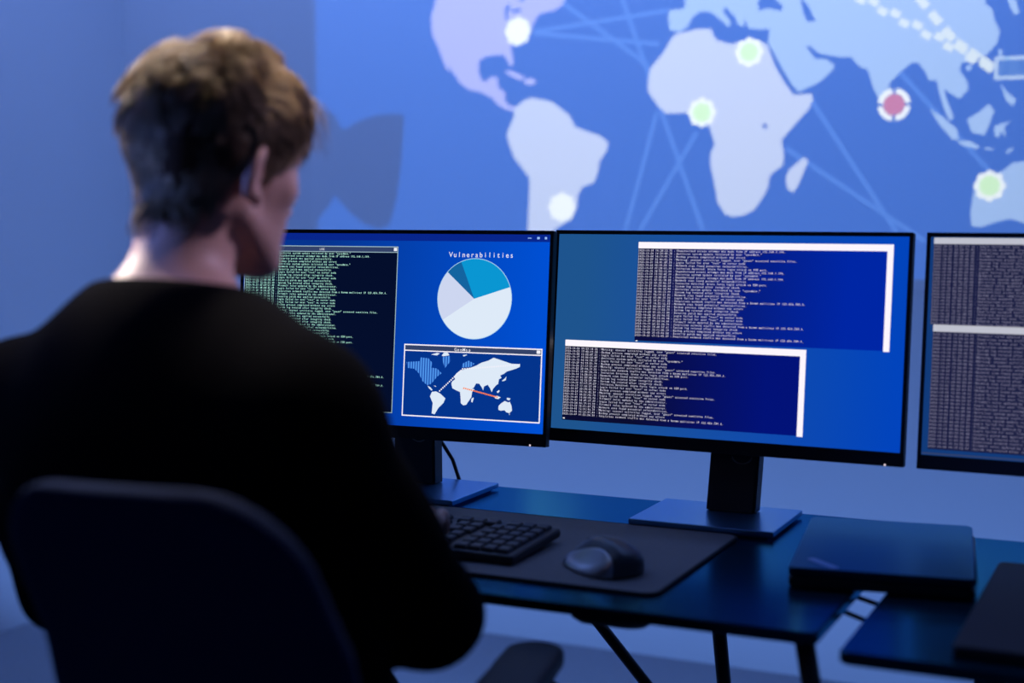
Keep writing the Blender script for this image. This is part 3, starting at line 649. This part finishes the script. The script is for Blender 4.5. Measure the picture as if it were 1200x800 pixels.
def polygonise(f, lo, hi, h, B=8):
    lo = np.asarray(lo, dtype=np.float32); n = (np.ceil((np.asarray(hi) - lo) / h / B).astype(int)) * B + 1
    nb = (n - 1) // B
    c = [lo[i] + (np.arange(nb[i]) + .5) * B * h for i in range(3)]
    G = np.stack(np.meshgrid(*c, indexing='ij'), -1).reshape(-1, 3).astype(np.float32)
    d = f(G).reshape(nb)
    F = np.ones(n, dtype=np.float32)
    big = np.repeat(np.repeat(np.repeat(d, B, 0), B, 1), B, 2); F[:-1, :-1, :-1] = big; del big
    act = np.argwhere(np.abs(d) < B * h * 1.35)
    off = np.stack(np.meshgrid(*[np.arange(B + 1)] * 3, indexing='ij'), -1).reshape(-1, 3)
    for i in range(0, len(act), 400):
        idx = (act[i:i + 400, None, :] * B + off[None]).reshape(-1, 3)
        F[idx[:, 0], idx[:, 1], idx[:, 2]] = f((lo + idx * h).astype(np.float32))
    S = F < 0
    cnt = np.zeros([x - 1 for x in n], dtype=np.int8)
    for dx in (0, 1):
        for dy in (0, 1):
            for dz in (0, 1): cnt += S[dx:n[0] - 1 + dx, dy:n[1] - 1 + dy, dz:n[2] - 1 + dz]
    cells = np.argwhere((cnt > 0) & (cnt < 8))
    vid = np.full(cnt.shape, -1, dtype=np.int64); vid[cells[:, 0], cells[:, 1], cells[:, 2]] = np.arange(len(cells))
    acc = np.zeros((len(cells), 3)); num = np.zeros(len(cells))
    cor = [(a, b, c_) for a in (0, 1) for b in (0, 1) for c_ in (0, 1)]
    for a in cor:
        for ax in range(3):
            if a[ax]: continue
            b = list(a); b[ax] = 1
            fa = F[cells[:, 0] + a[0], cells[:, 1] + a[1], cells[:, 2] + a[2]]; fb = F[cells[:, 0] + b[0], cells[:, 1] + b[1], cells[:, 2] + b[2]]
            m = (fa < 0) != (fb < 0); t = np.where(m, fa / np.where(m, fa - fb, 1), 0)
            p = np.array(a, dtype=float)[None] + np.zeros((len(cells), 3)); p[:, ax] += t
            acc += np.where(m[:, None], p, 0); num += m
    V = lo + (cells + acc / num[:, None]) * h
    Q = []
    for ax in range(3):
        o1, o2 = [(1, 2), (2, 0), (0, 1)][ax]
        A = S.take(np.arange(n[ax] - 1), ax); Bm = S.take(np.arange(1, n[ax]), ax)
        e = np.argwhere(A != Bm); e = e[(e[:, o1] > 0) & (e[:, o2] > 0) & (e[:, o1] < n[o1] - 1) & (e[:, o2] < n[o2] - 1)]
        inside = A[e[:, 0], e[:, 1], e[:, 2]]
        def g(a, b): q = e.copy(); q[:, o1] -= a; q[:, o2] -= b; return vid[q[:, 0], q[:, 1], q[:, 2]]
        q = np.stack([g(1, 1), g(0, 1), g(0, 0), g(1, 0)], 1); q[~inside] = q[~inside][:, ::-1]; Q.append(q)
    Q = np.concatenate(Q); Q = Q[(Q >= 0).all(1)]
    return V, Q
def sdf_mesh(name, f, lo, hi, h, m, parent=None):
    V, Q = polygonise(f, lo, hi, h); return link_np(name, V, Q, m, parent)

# ------------------------------------------------------------------ mouse
ms = empty('computer_mouse', (-.655, 1.668, DZ + .0047), (0, 0, radians(50))); tag(ms, 'dark grey sculpted computer mouse with a silvery flared edge on the mat', 'mouse')
def mouse_h(x, y):
    t1 = np.clip((x + .048) / .040, 0, 1); t2 = np.clip((x + .008) / .045, 0, 1)
    pr_ = np.where(x < -.008, .14 + .86 * t1 ** 2.0 * (3 - 2 * t1) * .9 + .086 * t1, 1 - .62 * t2 ** 2.4)
    return .041 * pr_ * (1 - .72 * np.clip(np.abs((y + .010) / .066), 0, 1) ** 2.2)
def mouse_f(P, off=0.0, foot=1.0):
    x, y, z = P[:, 0], P[:, 1], P[:, 2]
    o_ = ((np.abs(x + .006) / (.043 * foot)) ** 2.6 + (np.abs(y) / .061) ** 2.6) ** (1 / 2.6) - 1
    return smax(smax((z - mouse_h(x, y) - off) * .55, o_ * .035, .006), -z, .002)
sdf_mesh('shell', mouse_f, (-.065, -.08, -.006), (.05, .08, .055), .0015, M['mouse'], ms)
def wing_f(P):
    return smax(mouse_f(P, .0012, 1.02), P[:, 0] + .024 + .004 * np.sin(P[:, 1] * 40), .003)
sdf_mesh('thumb_rest', wing_f, (-.065, -.075, -.006), (-.01, .075, .04), .0013, M['mousewing'], ms)
bm = bmesh.new(); bm_tube(bm, [(-.006, .036, .0215), (.002, .036, .0215)], .009, 20); from_bm('scroll_wheel', bm, M['chairp'], ms, True)

# ------------------------------------------------------------------ laptop bridging the gap, board on the right desk
lp = empty('laptop', (-.345, 1.850, DZ), (0, 0, radians(8.3))); tag(lp, 'closed black laptop lying across the gap between the two desks', 'laptop')
rounded_slab('laptop_base', -.107, -.152, .107, .152, .0015, .0135, .008, M['plastic'], lp, bev=.002)
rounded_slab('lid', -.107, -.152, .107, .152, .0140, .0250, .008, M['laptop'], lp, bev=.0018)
for sx in (-1, 1):
    for sy in (-1, 1): box('rubber_foot', (sx * .085 - .008, sy * .13 - .008, 0), (sx * .085 + .008, sy * .13 + .008, .002), M['cable'], lp)
o = rounded_slab('lid_strip', -.028, -.006, .028, .006, 0, .0006, .005, mat('strip_metal', (.22, .34, .55), .35, metal=.6), lp, bev=.0002)  # thin bluish metal strip laid on the lid corner
o.location = (-.068, -.122, .0250); o.rotation_euler = (0, 0, radians(-51)); o['label'] = 'slim pale metallic strip near the corner of the lid'
bm = bmesh.new(); bm_tube(bm, [(.1055, -.12, .0138), (.1055, .12, .0138)], .005, 10); from_bm('hinge', bm, M['plastic'], lp, True)
bd = rounded_slab('closed_notebook_computer', -.210, 1.487, .16, 1.880, DZ, DZ + .012, .01, M['board'], bev=.002)
bd.name = 'flat_case'; tag(bd, 'thin dark brownish slab lying on the right desk, cut off by the photo edge', 'case')
# ------------------------------------------------------------------ the man
HS = .905
HO = np.array([-.881, 1.178, 1.214], dtype=np.float32)      # between the ears
HR = rot(radians(-10), radians(2), radians(-11))               # head turned a little to the right and bowed
def to_head(P): return (P - HO) @ HR / HS
def head_f(P):
    q = to_head(P); d = ell(q, (0, -.008, .040), (.076, .097, .086))
    d = smin(d, ell(q, (0, .030, -.012), (.060, .062, .080)), .03)
    d = smin(d, ell(q, (0, .050, -.045), (.044, .045, .058)), .02)
    for s in (-1, 1):
        d = smin(d, cap(q, (s * .052, .000, -.045), (s * .016, .078, -.082), .017, .015), .02)
        d = smin(d, cap(q, (s * .030, .076, .000), (s * .048, .055, -.002), .016, .014), .018)      # cheek bones
        d = smin(d, cap(q, (s * .012, .087, .034), (s * .040, .076, .036), .010, .009), .012)       # brow
        d = smax(d, -ell(q, (s * .032, .104, .017), (.019, .020, .013)), .012)                        # eye socket
        d = smin(d, ell(q, (s * .031, .0785, .017), (.013, .0125, .0115)), .004)                      # eyeball and lids
    d = smin(d, ell(q, (0, .082, -.083), (.017, .015, .015)), .012)                                    # chin
    d = smin(d, cap(q, (0, .090, .020), (0, .107, -.018), .0075, .0105), .008)                         # nose
    for s in (-1, 1): d = smin(d, ell(q, (s * .012, .100, -.022), (.008, .010, .007)), .005)
    d = smin(d, cap(q, (-.018, .086, -.048), (.018, .086, -.048), .0065), .006)                        # lips
    d = smin(d, cap(q, (-.015, .085, -.058), (.015, .085, -.058), .007), .004)
    d = smax(d, -cap(q, (-.020, .0965, -.053), (.020, .0965, -.053), .0022), .003)
    for s in (-1, 1):                                                                                   # ears
        R = rot(radians(-8), radians(s * 12), radians(s * 38))
        e = ell(q, (s * .083, -.020, .002), (.0095, .0195, .030), R)
        e = smax(e, -ell(q, (s * .0905, -.014, .005), (.0065, .0115, .021), R), .004)
        e = smin(e, ell(q, (s * .080, -.010, -.024), (.006, .009, .010), R), .006)
        d = smin(d, e, .005)
    return d * HS
SHR, SHL = (-.718, 1.085, .990), (-1.060, 1.100, .978)
ELR, ELL = (-.682, 1.235, .788), (-1.085, 1.190, .785)
WRR, WRL = (-.850, 1.498, .787), (-1.130, 1.480, .787)
def hand_f(P, W, s):
    W = np.array(W); a = radians(10) * s + (radians(8) if s > 0 else radians(-6))
    F = np.array([-sin(a), cos(a), 0]); S = np.array([cos(a), sin(a), 0]) * s; U_ = np.array([0, 0, 1.])   # forward, towards the little finger, up
    at = lambda f, x, u: W + F * f + S * x + U_ * u
    d = cap(P, at(0, 0, 0), at(.028, 0, .002), .024, .020)
    for i, x in enumerate((-.026, -.009, .009, .025)):
        d = smin(d, cap(P, at(.015, x * .6, .000), at(.082 - abs(x + .006) * .25, x, .004), .014, .0105), .010)
    L = [(.036, .024, .018), (.041, .027, .019), (.038, .025, .018), (.030, .019, .016)]
    for i, x in enumerate((-.026, -.009, .009, .025)):
        k0 = at(.082 - abs(x + .006) * .25, x, .004); l = L[i]
        k1 = k0 + F * l[0] * .93 + U_ * l[0] * .12 + S * (x * .10); k2 = k1 + F * l[1] * .72 - U_ * l[1] * .62; k3 = k2 + F * l[2] * .42 - U_ * l[2] * .70
        fd = smin(cap(P, k0, k1, .0095, .0088), cap(P, k1, k2, .0088, .0080), .003); fd = smin(fd, cap(P, k2, k3, .0080, .0070), .003)
        d = smin(d, fd, .004)
    t0, t1, t2, t3 = at(.018, -.018, -.004), at(.045, -.040, -.008), at(.070, -.050, -.012), at(.092, -.048, -.018)
    td = smin(cap(P, t0, t1, .014, .0105), cap(P, t1, t2, .0105, .0095), .006); td = smin(td, cap(P, t2, t3, .0095, .0078), .004)
    return smin(d, td, .007)
HIPR, HIPL, KNR, KNL, ANR, ANL = (-.70, 1.13, .545), (-.88, 1.13, .545), (-.70, 1.54, .545), (-.96, 1.54, .545), (-.70, 1.56, .10), (-.97, 1.56, .10)
def torso_f(P, g=0.0):
    d = ell(P, (-.868, 1.085, .935), (.165 + g, .110 + g, .19 + g), rot(radians(-6), radians(-8)))
    d = smin(d, ell(P, (-.820, 1.105, .73), (.155 + g, .112 + g, .20 + g), rot(0, radians(-10))), .07)
    d = smin(d, ell(P, (-.790, 1.115, .575), (.175 + g, .125 + g, .11 + g)), .06)
    d = smin(d, cap(P, SHR, SHL, .052 + g, .052 + g), .05)
    nk = (-.888, 1.120, 1.075)
    for s in (SHR, SHL): d = smin(d, cap(P, nk, s, .046 + g * .6, .045 + g), .035)
    return d
def arms_f(P, g=0.0):
    d = None
    for S_, E1, W_ in ((SHR, ELR, WRR), (SHL, ELL, WRL)):
        a = smin(cap(P, S_, E1, .048 + g, .041 + g), cap(P, E1, W_, .041 + g, .026 + g * .8), .02)
        d = a if d is None else np.minimum(d, a)
    return d
def legs_f(P, g=0.0):
    d = None
    for H_, K_, A_ in ((HIPR, KNR, ANR), (HIPL, KNL, ANL)):
        a = smin(cap(P, H_, K_, .078 + g, .056 + g), cap(P, K_, A_, .054 + g, .036 + g), .03)
        d = a if d is None else smin(d, a, .03)
    return d
def neck_f(P):
    return cap(P, HO + HR @ np.array([0, -.022, -.02], dtype=np.float32), (-.893, 1.112, 1.04), .0470, .0510)
def body_f(P):
    d = smin(torso_f(P), arms_f(P), .03); d = smin(d, legs_f(P), .04)
    d = smin(d, neck_f(P), .025); d = smin(d, head_f(P), .014)
    d = smin(d, hand_f(P, WRR, 1), .010); d = smin(d, hand_f(P, WRL, -1), .010)
    for A_ in (ANR, ANL):
        a = np.array(A_); d = smin(d, cap(P, a + (0, -.03, -.055), a + (0, .13, -.065), .034, .028), .03)
    return d
person = empty('person', (-.88, 1.15, 0)); tag(person, 'man with short wavy fair-brown hair in a black sweater, seen from behind at the desk', 'person')
pinv = Matrix.Translation((.88, -1.15, 0))
def pr(o): o.parent = person; o.matrix_parent_inverse = pinv; return o
pr(sdf_mesh('body', body_f, (-1.20, .92, .005), (-.55, 1.78, 1.40), .0036, M['skin']))

def folds(P):
    x, y, z = P[:, 0], P[:, 1], P[:, 2]
    return .0022 * np.sin(46 * z + 9 * x + 14 * np.sin(7 * x + 5 * y)) * np.clip((1.02 - z) * 6, 0, 1) + .0018 * np.sin(31 * x - 22 * z + 17 * y)
def sweater_f(P):
    g = .012
    d = smin(torso_f(P, g), arms_f(P, g + .004), .035) + folds(P)
    # collar ring round the neck, hem at the hips, cuffs at the wrists
    d = smin(d, np.abs(cap(P, (-.888, 1.118, 1.085), (-.886, 1.128, 1.112), .061, .059)) - .004, .006) if False else d
    col_ = cap(P, (-.889, 1.116, 1.06), (-.889, 1.130, 1.130), .0600, .0560)
    d = smin(d, col_, .02)
    cut = (P[:, 2] - 1.106) * .98 + (P[:, 1] - 1.12) * .20
    d = smax(d, cut, .006)
    for W_, E1 in ((WRR, ELR), (WRL, ELL)):
        w = np.array(W_); dr = (w - np.array(E1)); dr /= np.linalg.norm(dr); near = np.linalg.norm(P - w, axis=1) < .10
        d = np.where(near, np.maximum(d, (P - w) @ dr + .012), d)
    return np.maximum(d, .505 - P[:, 2])
pr(sdf_mesh('sweater', sweater_f, (-1.22, .90, .49), (-.54, 1.53, 1.16), .0055, M['sweater']))
def trouser_f(P):
    d = smin(ell(P, (-.790, 1.115, .575), (.186, .136, .118)), legs_f(P, .012), .04) + .5 * folds(P)
    return np.maximum(np.maximum(d, .09 - P[:, 2]), P[:, 2] - .66)
pr(sdf_mesh('trousers', trouser_f, (-1.10, .92, .05), (-.58, 1.66, .68), .0075, M['trouser']))
for A_ in (ANR, ANL):
    a = np.array(A_)
    def shoe_f(P, a=a):
        d = smin(cap(P, a + (0, -.035, -.052), a + (0, .14, -.062), .045, .038), cap(P, a + (0, 0, -.02), a, .044), .02)
        return smax(d, .002 - P[:, 2], .004)
    pr(sdf_mesh('shoe', shoe_f, tuple(a + (-.07, -.12, -.11)), tuple(a + (.07, .22, .05)), .006, M['shoe']))

M['eye'] = mat('eye_white', (0.75, 0.72, 0.70), 0.15); M['iris'] = mat('iris', (0.05, 0.12, 0.18), 0.15)
for s in (-1, 1):
    R3 = Matrix(HR.tolist()); ec = Vector(HO.tolist()) + R3 @ Vector((s * .031 * HS, .0815 * HS, .0165 * HS))
    bm = bmesh.new(); bmesh.ops.create_uvsphere(bm, u_segments=24, v_segments=16, radius=.0108 * HS); bmesh.ops.scale(bm, vec=(1.0, 1.0, .42), verts=bm.verts)
    for f in bm.faces:
        c = f.calc_center_median(); f.material_index = 1 if (c.y > 0 and math.hypot(c.x, c.z * 1.3) < .0048) else 0
    bmesh.ops.transform(bm, matrix=Matrix.Translation(ec) @ R3.to_4x4(), verts=bm.verts)
    pr(from_bm('eye', bm, [M['eye'], M['iris']], None, True))

# ---- hair: an under layer and wavy clumped strands, laid out in head space
CC = np.array([0, -.008, .040]); CR = np.array([.076, .097, .086])
def hairline(d):
    """lowest head-space z of hair for a direction; azimuth 0 = face, pi = nape"""
    az = np.abs(np.arctan2(d[:, 0], d[:, 1]))
    return np.interp(az, [0, .5, .85, 1.15, 1.35, 1.50, 1.72, 1.95, 2.2, 2.6, 3.15], [.078, .074, .056, .030, .010, .034, .034, -.006, -.046, -.064, -.070])
def smooth_noise(p, seed, f=40):
    r = np.random.default_rng(seed); o = 0
    for i in range(4):
        k = r.normal(size=3) * f; o = o + np.sin(p @ k + r.uniform(0, 6.28)) / 2
    return o
NB = (np.array([-.893, 1.112, 1.04]) - HO) @ HR / HS
def skull_f(q):
    d = ell(q, CC, CR)
    return smin(d, cap(q, (0, -.022, -.02), NB, .0470 / HS, .0510 / HS), .020)
def skull_n(q):
    e = .002; g = np.stack([skull_f(q + np.eye(3)[i] * e) - skull_f(q - np.eye(3)[i] * e) for i in range(3)], 1)
    return g / (np.linalg.norm(g, axis=1)[:, None] + 1e-9)
def skull(d):
    t = np.full(len(d), .17)
    for _ in range(40): t = t - .7 * skull_f(CC + d * t[:, None])
    return np.clip(t, .03, .17)
# under layer
nu, nv = 160, 90
th = np.linspace(0, 2 * pi, nu, endpoint=False); ph = np.linspace(-pi * .49, pi / 2, nv)
TH, PH = np.meshgrid(th, ph, indexing='ij'); D = np.stack([np.cos(PH) * np.sin(TH), np.cos(PH) * np.cos(TH), np.sin(PH)], -1).reshape(-1, 3)
r0 = skull(D); p0 = CC + D * r0[:, None]; over = np.clip((p0[:, 2] - hairline(D)) / .016, -1, 1)
thick = np.interp(p0[:, 2], [-.08, -.04, .0, .05, .09, .13], [.002, .004, .008, .011, .014, .017])
T = np.where(over > 0, -.001 + (thick + .002) * np.sqrt(np.clip(over, 0, 1)) + .0018 * smooth_noise(p0, 5, 70) * np.clip(over, 0, 1), -.004)
V = CC + D * (r0 + T)[:, None]
idx = np.arange(nu * nv).reshape(nu, nv); nx = np.roll(idx, -1, 0)
Q = np.stack([idx[:, :-1], nx[:, :-1], nx[:, 1:], idx[:, 1:]], -1).reshape(-1, 4)[:, ::-1]
W_ = (V * HS) @ HR.T + HO
o = pr(link_np('hair', W_, Q, M['haircap']))
hair_root = o

def grow(roots, nrm, seed, n=9):
    N = len(roots); p = roots.copy(); pts = [p.copy()]
    z = roots[:, 2]; az = np.arctan2(roots[:, 0], roots[:, 1])
    top = np.clip((z - .055) / .05, 0, 1)
    front = np.clip(roots[:, 1] / .07, -1, 1)
    back = np.clip(-roots[:, 1] / .05, 0, 1)
    Ln = .022 + .038 * top + .016 * np.clip((z) / .06, 0, 1) + .012 * np.clip(front, 0, 1) * top
    rg = np.random.default_rng(seed); Ln = Ln * rg.uniform(.8, 1.2, N)
    crown = np.array([0.010, -.070, .112])
    away = roots - crown; away /= np.linalg.norm(away, axis=1)[:, None] + 1e-6
    down = np.array([0, 0, -1.0])
    flow = away * (.9 * top[:, None] + .25) + down * (1 - top[:, None] * .75)[:, :] + np.stack([np.sign(roots[:, 0]) * .25 * top, -.10 + .35 * top * (front > 0) - .25 * (1 - top) * (np.abs(az) < 2.0), 0 * z], 1)
    ph1 = smooth_noise(roots, 21, 45) * 2.4; ph2 = smooth_noise(roots, 22, 40) * 2.4
    step = Ln / n
    for k in range(n):
        t = k / n
        nn = skull_n(p)
        f = flow - (flow * nn).sum(1)[:, None] * nn; f /= np.linalg.norm(f, axis=1)[:, None] + 1e-6
        side = np.cross(nn, f)
        wav = np.sin(ph1 + t * 5.0)[:, None] * side * (.40 + .45 * top[:, None]) + np.sin(ph2 + t * 5.5)[:, None] * nn * (.12 + .40 * top[:, None])
        lift = nn * ((.35 + .55 * top) * (1 - t) ** 1.5 - .12 * t)[:, None]
        dr = f + wav + lift; dr /= np.linalg.norm(dr, axis=1)[:, None]
        p = p + dr * step[:, None]
        mn = (.006 + .012 * top * t + .004 * t)
        dep = mn - skull_f(p); push = dep > 0; p[push] += (nn * dep[:, None])[push]
        pts.append(p.copy())
    return np.stack(pts, 1)
def sample_roots(N, seed):
    rg = np.random.default_rng(seed); out = []
    while sum(map(len, out)) < N:
        d = rg.normal(size=(N * 2, 3)); d /= np.linalg.norm(d, axis=1)[:, None]
        p = CC + d * skull(d)[:, None]; ok = (p[:, 2] > hairline(d) + .002) ; out.append(d[ok])
    return np.concatenate(out)[:N]
def strands(N, NC, seed, spread, rad):
    cd = sample_roots(NC, seed); cr = CC + cd * skull(cd)[:, None]
    d = sample_roots(N, seed + 1); rt = CC + d * skull(d)[:, None]
    best = np.zeros(N, dtype=int)
    for i in range(0, N, 2000): best[i:i + 2000] = ((rt[i:i + 2000, None] - cr[None]) ** 2).sum(-1).argmin(1)
    own = grow(rt, d, seed); gd = grow(cr, cd, seed + 5)[best]
    t = np.linspace(0, 1, own.shape[1])[None, :, None]
    rel = own - (own[:, :1] - gd[:, :1]); w = .75 * t ** 1.2
    P = own * (1 - w) + (gd + (own[:, :1] - gd[:, :1]) * spread) * w
    tone = np.clip(.42 + .30 * smooth_noise(rt, 31, 60) + np.random.default_rng(seed).normal(0, .20, N), 0, 1)
    return P, tone, rad
def strand_mesh(P, tone, rad, nm, parent):
    N, K, _ = P.shape
    Pw = (P * HS) @ HR.T + HO
    dr = np.gradient(Pw, axis=1); dr /= np.linalg.norm(dr, axis=2)[..., None] + 1e-9
    ref = np.array([.3, .5, .81]); a = np.cross(dr, ref); a /= np.linalg.norm(a, axis=2)[..., None] + 1e-9; b = np.cross(dr, a)
    rr = rad * np.interp(np.linspace(0, 1, K), [0, .6, 1], [1, .9, .25])[None, :, None]
    ring = np.stack([Pw + (a * cos(2 * pi * k / 3) + b * sin(2 * pi * k / 3)) * rr for k in range(3)], 2)
    V = ring.reshape(-1, 3); base = (np.arange(N)[:, None] * K + np.arange(K - 1)[None]).reshape(-1) * 3
    Q = np.concatenate([np.stack([base + k, base + (k + 1) % 3, base + 3 + (k + 1) % 3, base + 3 + k], 1) for k in range(3)])
    return link_np(nm, V, Q, M['hair'], parent, True, np.repeat(tone, K * 3))
Pa, ta, ra = strands(24000, 520, 40, .40, .00036)
sm = strand_mesh(Pa, ta, ra, 'hair_strands', hair_root)
sm['kind'] = 'stuff'
# loose forelock wisps
rg = np.random.default_rng(9); FW = []
for i in range(60):
    x = rg.uniform(-.045, .055); b0 = np.array([x, .082 + rg.uniform(-.01, .005), .095 + rg.uniform(-.01, .01)]); pts = []
    L_ = rg.uniform(.6, 1.15); ph = rg.uniform(0, 6.28)
    for k in range(10):
        t = k / 9; pts.append(b0 + np.array([.006 * sin(ph + 4 * t) + .012 * t * np.sign(x), (.030 * t + .006 * sin(ph + 6 * t)) * L_, (.010 * sin(pi * t) - .050 * t * t) * L_]))
    FW.append(pts)
strand_mesh(np.array(FW), rg.uniform(.3, .9, 60), .0006, 'forelock', hair_root)
# eyebrows
for s in (-1, 1):
    EB = []
    for i in range(70):
        x = s * rg.uniform(.012, .048); y = .0935 - ((abs(x) - .012) ** 2) * 11; z = .036 + rg.uniform(-.003, .003)
        EB.append([np.array([x + s * .007 * t, y + .002 - .006 * t, z + .002 * t]) for t in np.linspace(0, 1, 4)])
    strand_mesh(np.array(EB), rg.uniform(0, .4, len(EB)), .0004, 'eyebrow', hair_root)

# ------------------------------------------------------------------ the office chair
ch = empty('office_chair', (-.785, 1.12, 0), (0, 0, radians(7))); tag(ch, 'dark navy office chair with padded armrests that the man sits on', 'chair')
def chair_back_f(P):
    x, y, z = P[:, 0], P[:, 1], P[:, 2]
    yy = y - (-.190 - .30 * (z - .81) + .8 * x * x)         # reclined, wrapped shell
    wid = .146 - .04 * np.clip(z - .60, 0, 1)
    dx = np.abs(x - .030 + .22 * np.clip(z - .82, 0, 1)) - (wid - .07); dz = np.abs(z - .740) - (.225 - .07)
    o_ = np.sqrt(np.maximum(dx, 0) ** 2 + np.maximum(dz, 0) ** 2) + np.minimum(np.maximum(dx, dz), 0) - .07
    return smax(o_, np.abs(yy) * .9 - .013, .012)
sdf_mesh('backrest', chair_back_f, (-.24, -.36, .48), (.24, -.02, 1.00), .006, M['chair'], ch)
def seat_f(P):
    q = np.abs(P - np.array([0, .02, .425])) - np.array([.235, .225, .030]) + .03
    return np.linalg.norm(np.maximum(q, 0), axis=1) + np.minimum(q.max(1), 0) - .03
sdf_mesh('seat', seat_f, (-.27, -.24, .37), (.27, .28, .48), .008, M['chair'], ch)
bm = bmesh.new(); bm_tube(bm, [(0, -.14, .38), (0, -.20, .40), (0, -.19, .50), (0, -.20, .72)], .022, 12); from_bm('back_support', bm, M['chairp'], ch, True)
for s in (-1, 1):
    def pad_f(P, s=s):
        q = P - np.array([s * .175, .225, .681]); q = q @ rot(0, 0, radians(4 * s))
        q = np.abs(q) - np.array([.034, .115, .012]); q[:, 2] += .008
        d2 = np.sqrt(np.maximum(q[:, 0] + .033, 0) ** 2 + np.maximum(q[:, 1] + .033, 0) ** 2) - .033
        return smax(d2, q[:, 2] - .008, .008)
    sdf_mesh('armrest_pad', pad_f, (s * .175 - .08, .06, .66), (s * .175 + .08, .41, .73), .005, M['armpad'], ch)
    bm = bmesh.new(); bm_tube(bm, [(s * .20, .08, .39), (s * .255, .10, .41), (s * .255, .14, .52), (s * .182, .17, .668)], .016, 10); from_bm('armrest_post', bm, M['chairp'], ch, True)
tube('gas_lift', [(0, 0, .10), (0, 0, .40)], .028, M['chairp'], ch)
for k_ in range(5):
    a = radians(72 * k_ + 18); e = (.30 * cos(a), .30 * sin(a))
    lg = tube('leg', [(0, 0, .115), (e[0] * .5, e[1] * .5, .105), (e[0], e[1], .085)], .02, M['chairp'], ch, radii=[.032, .024, .016])
    cst = tube('caster', [(e[0] - .012 * sin(a), e[1] + .012 * cos(a), .0305), (e[0] + .012 * sin(a), e[1] - .012 * cos(a), .0305)], .030, M['plastic'], lg, n=20)
    tube('caster_stem', [(e[0], e[1], .035), (e[0], e[1], .09)], .007, M['chairp'], lg, n=8)
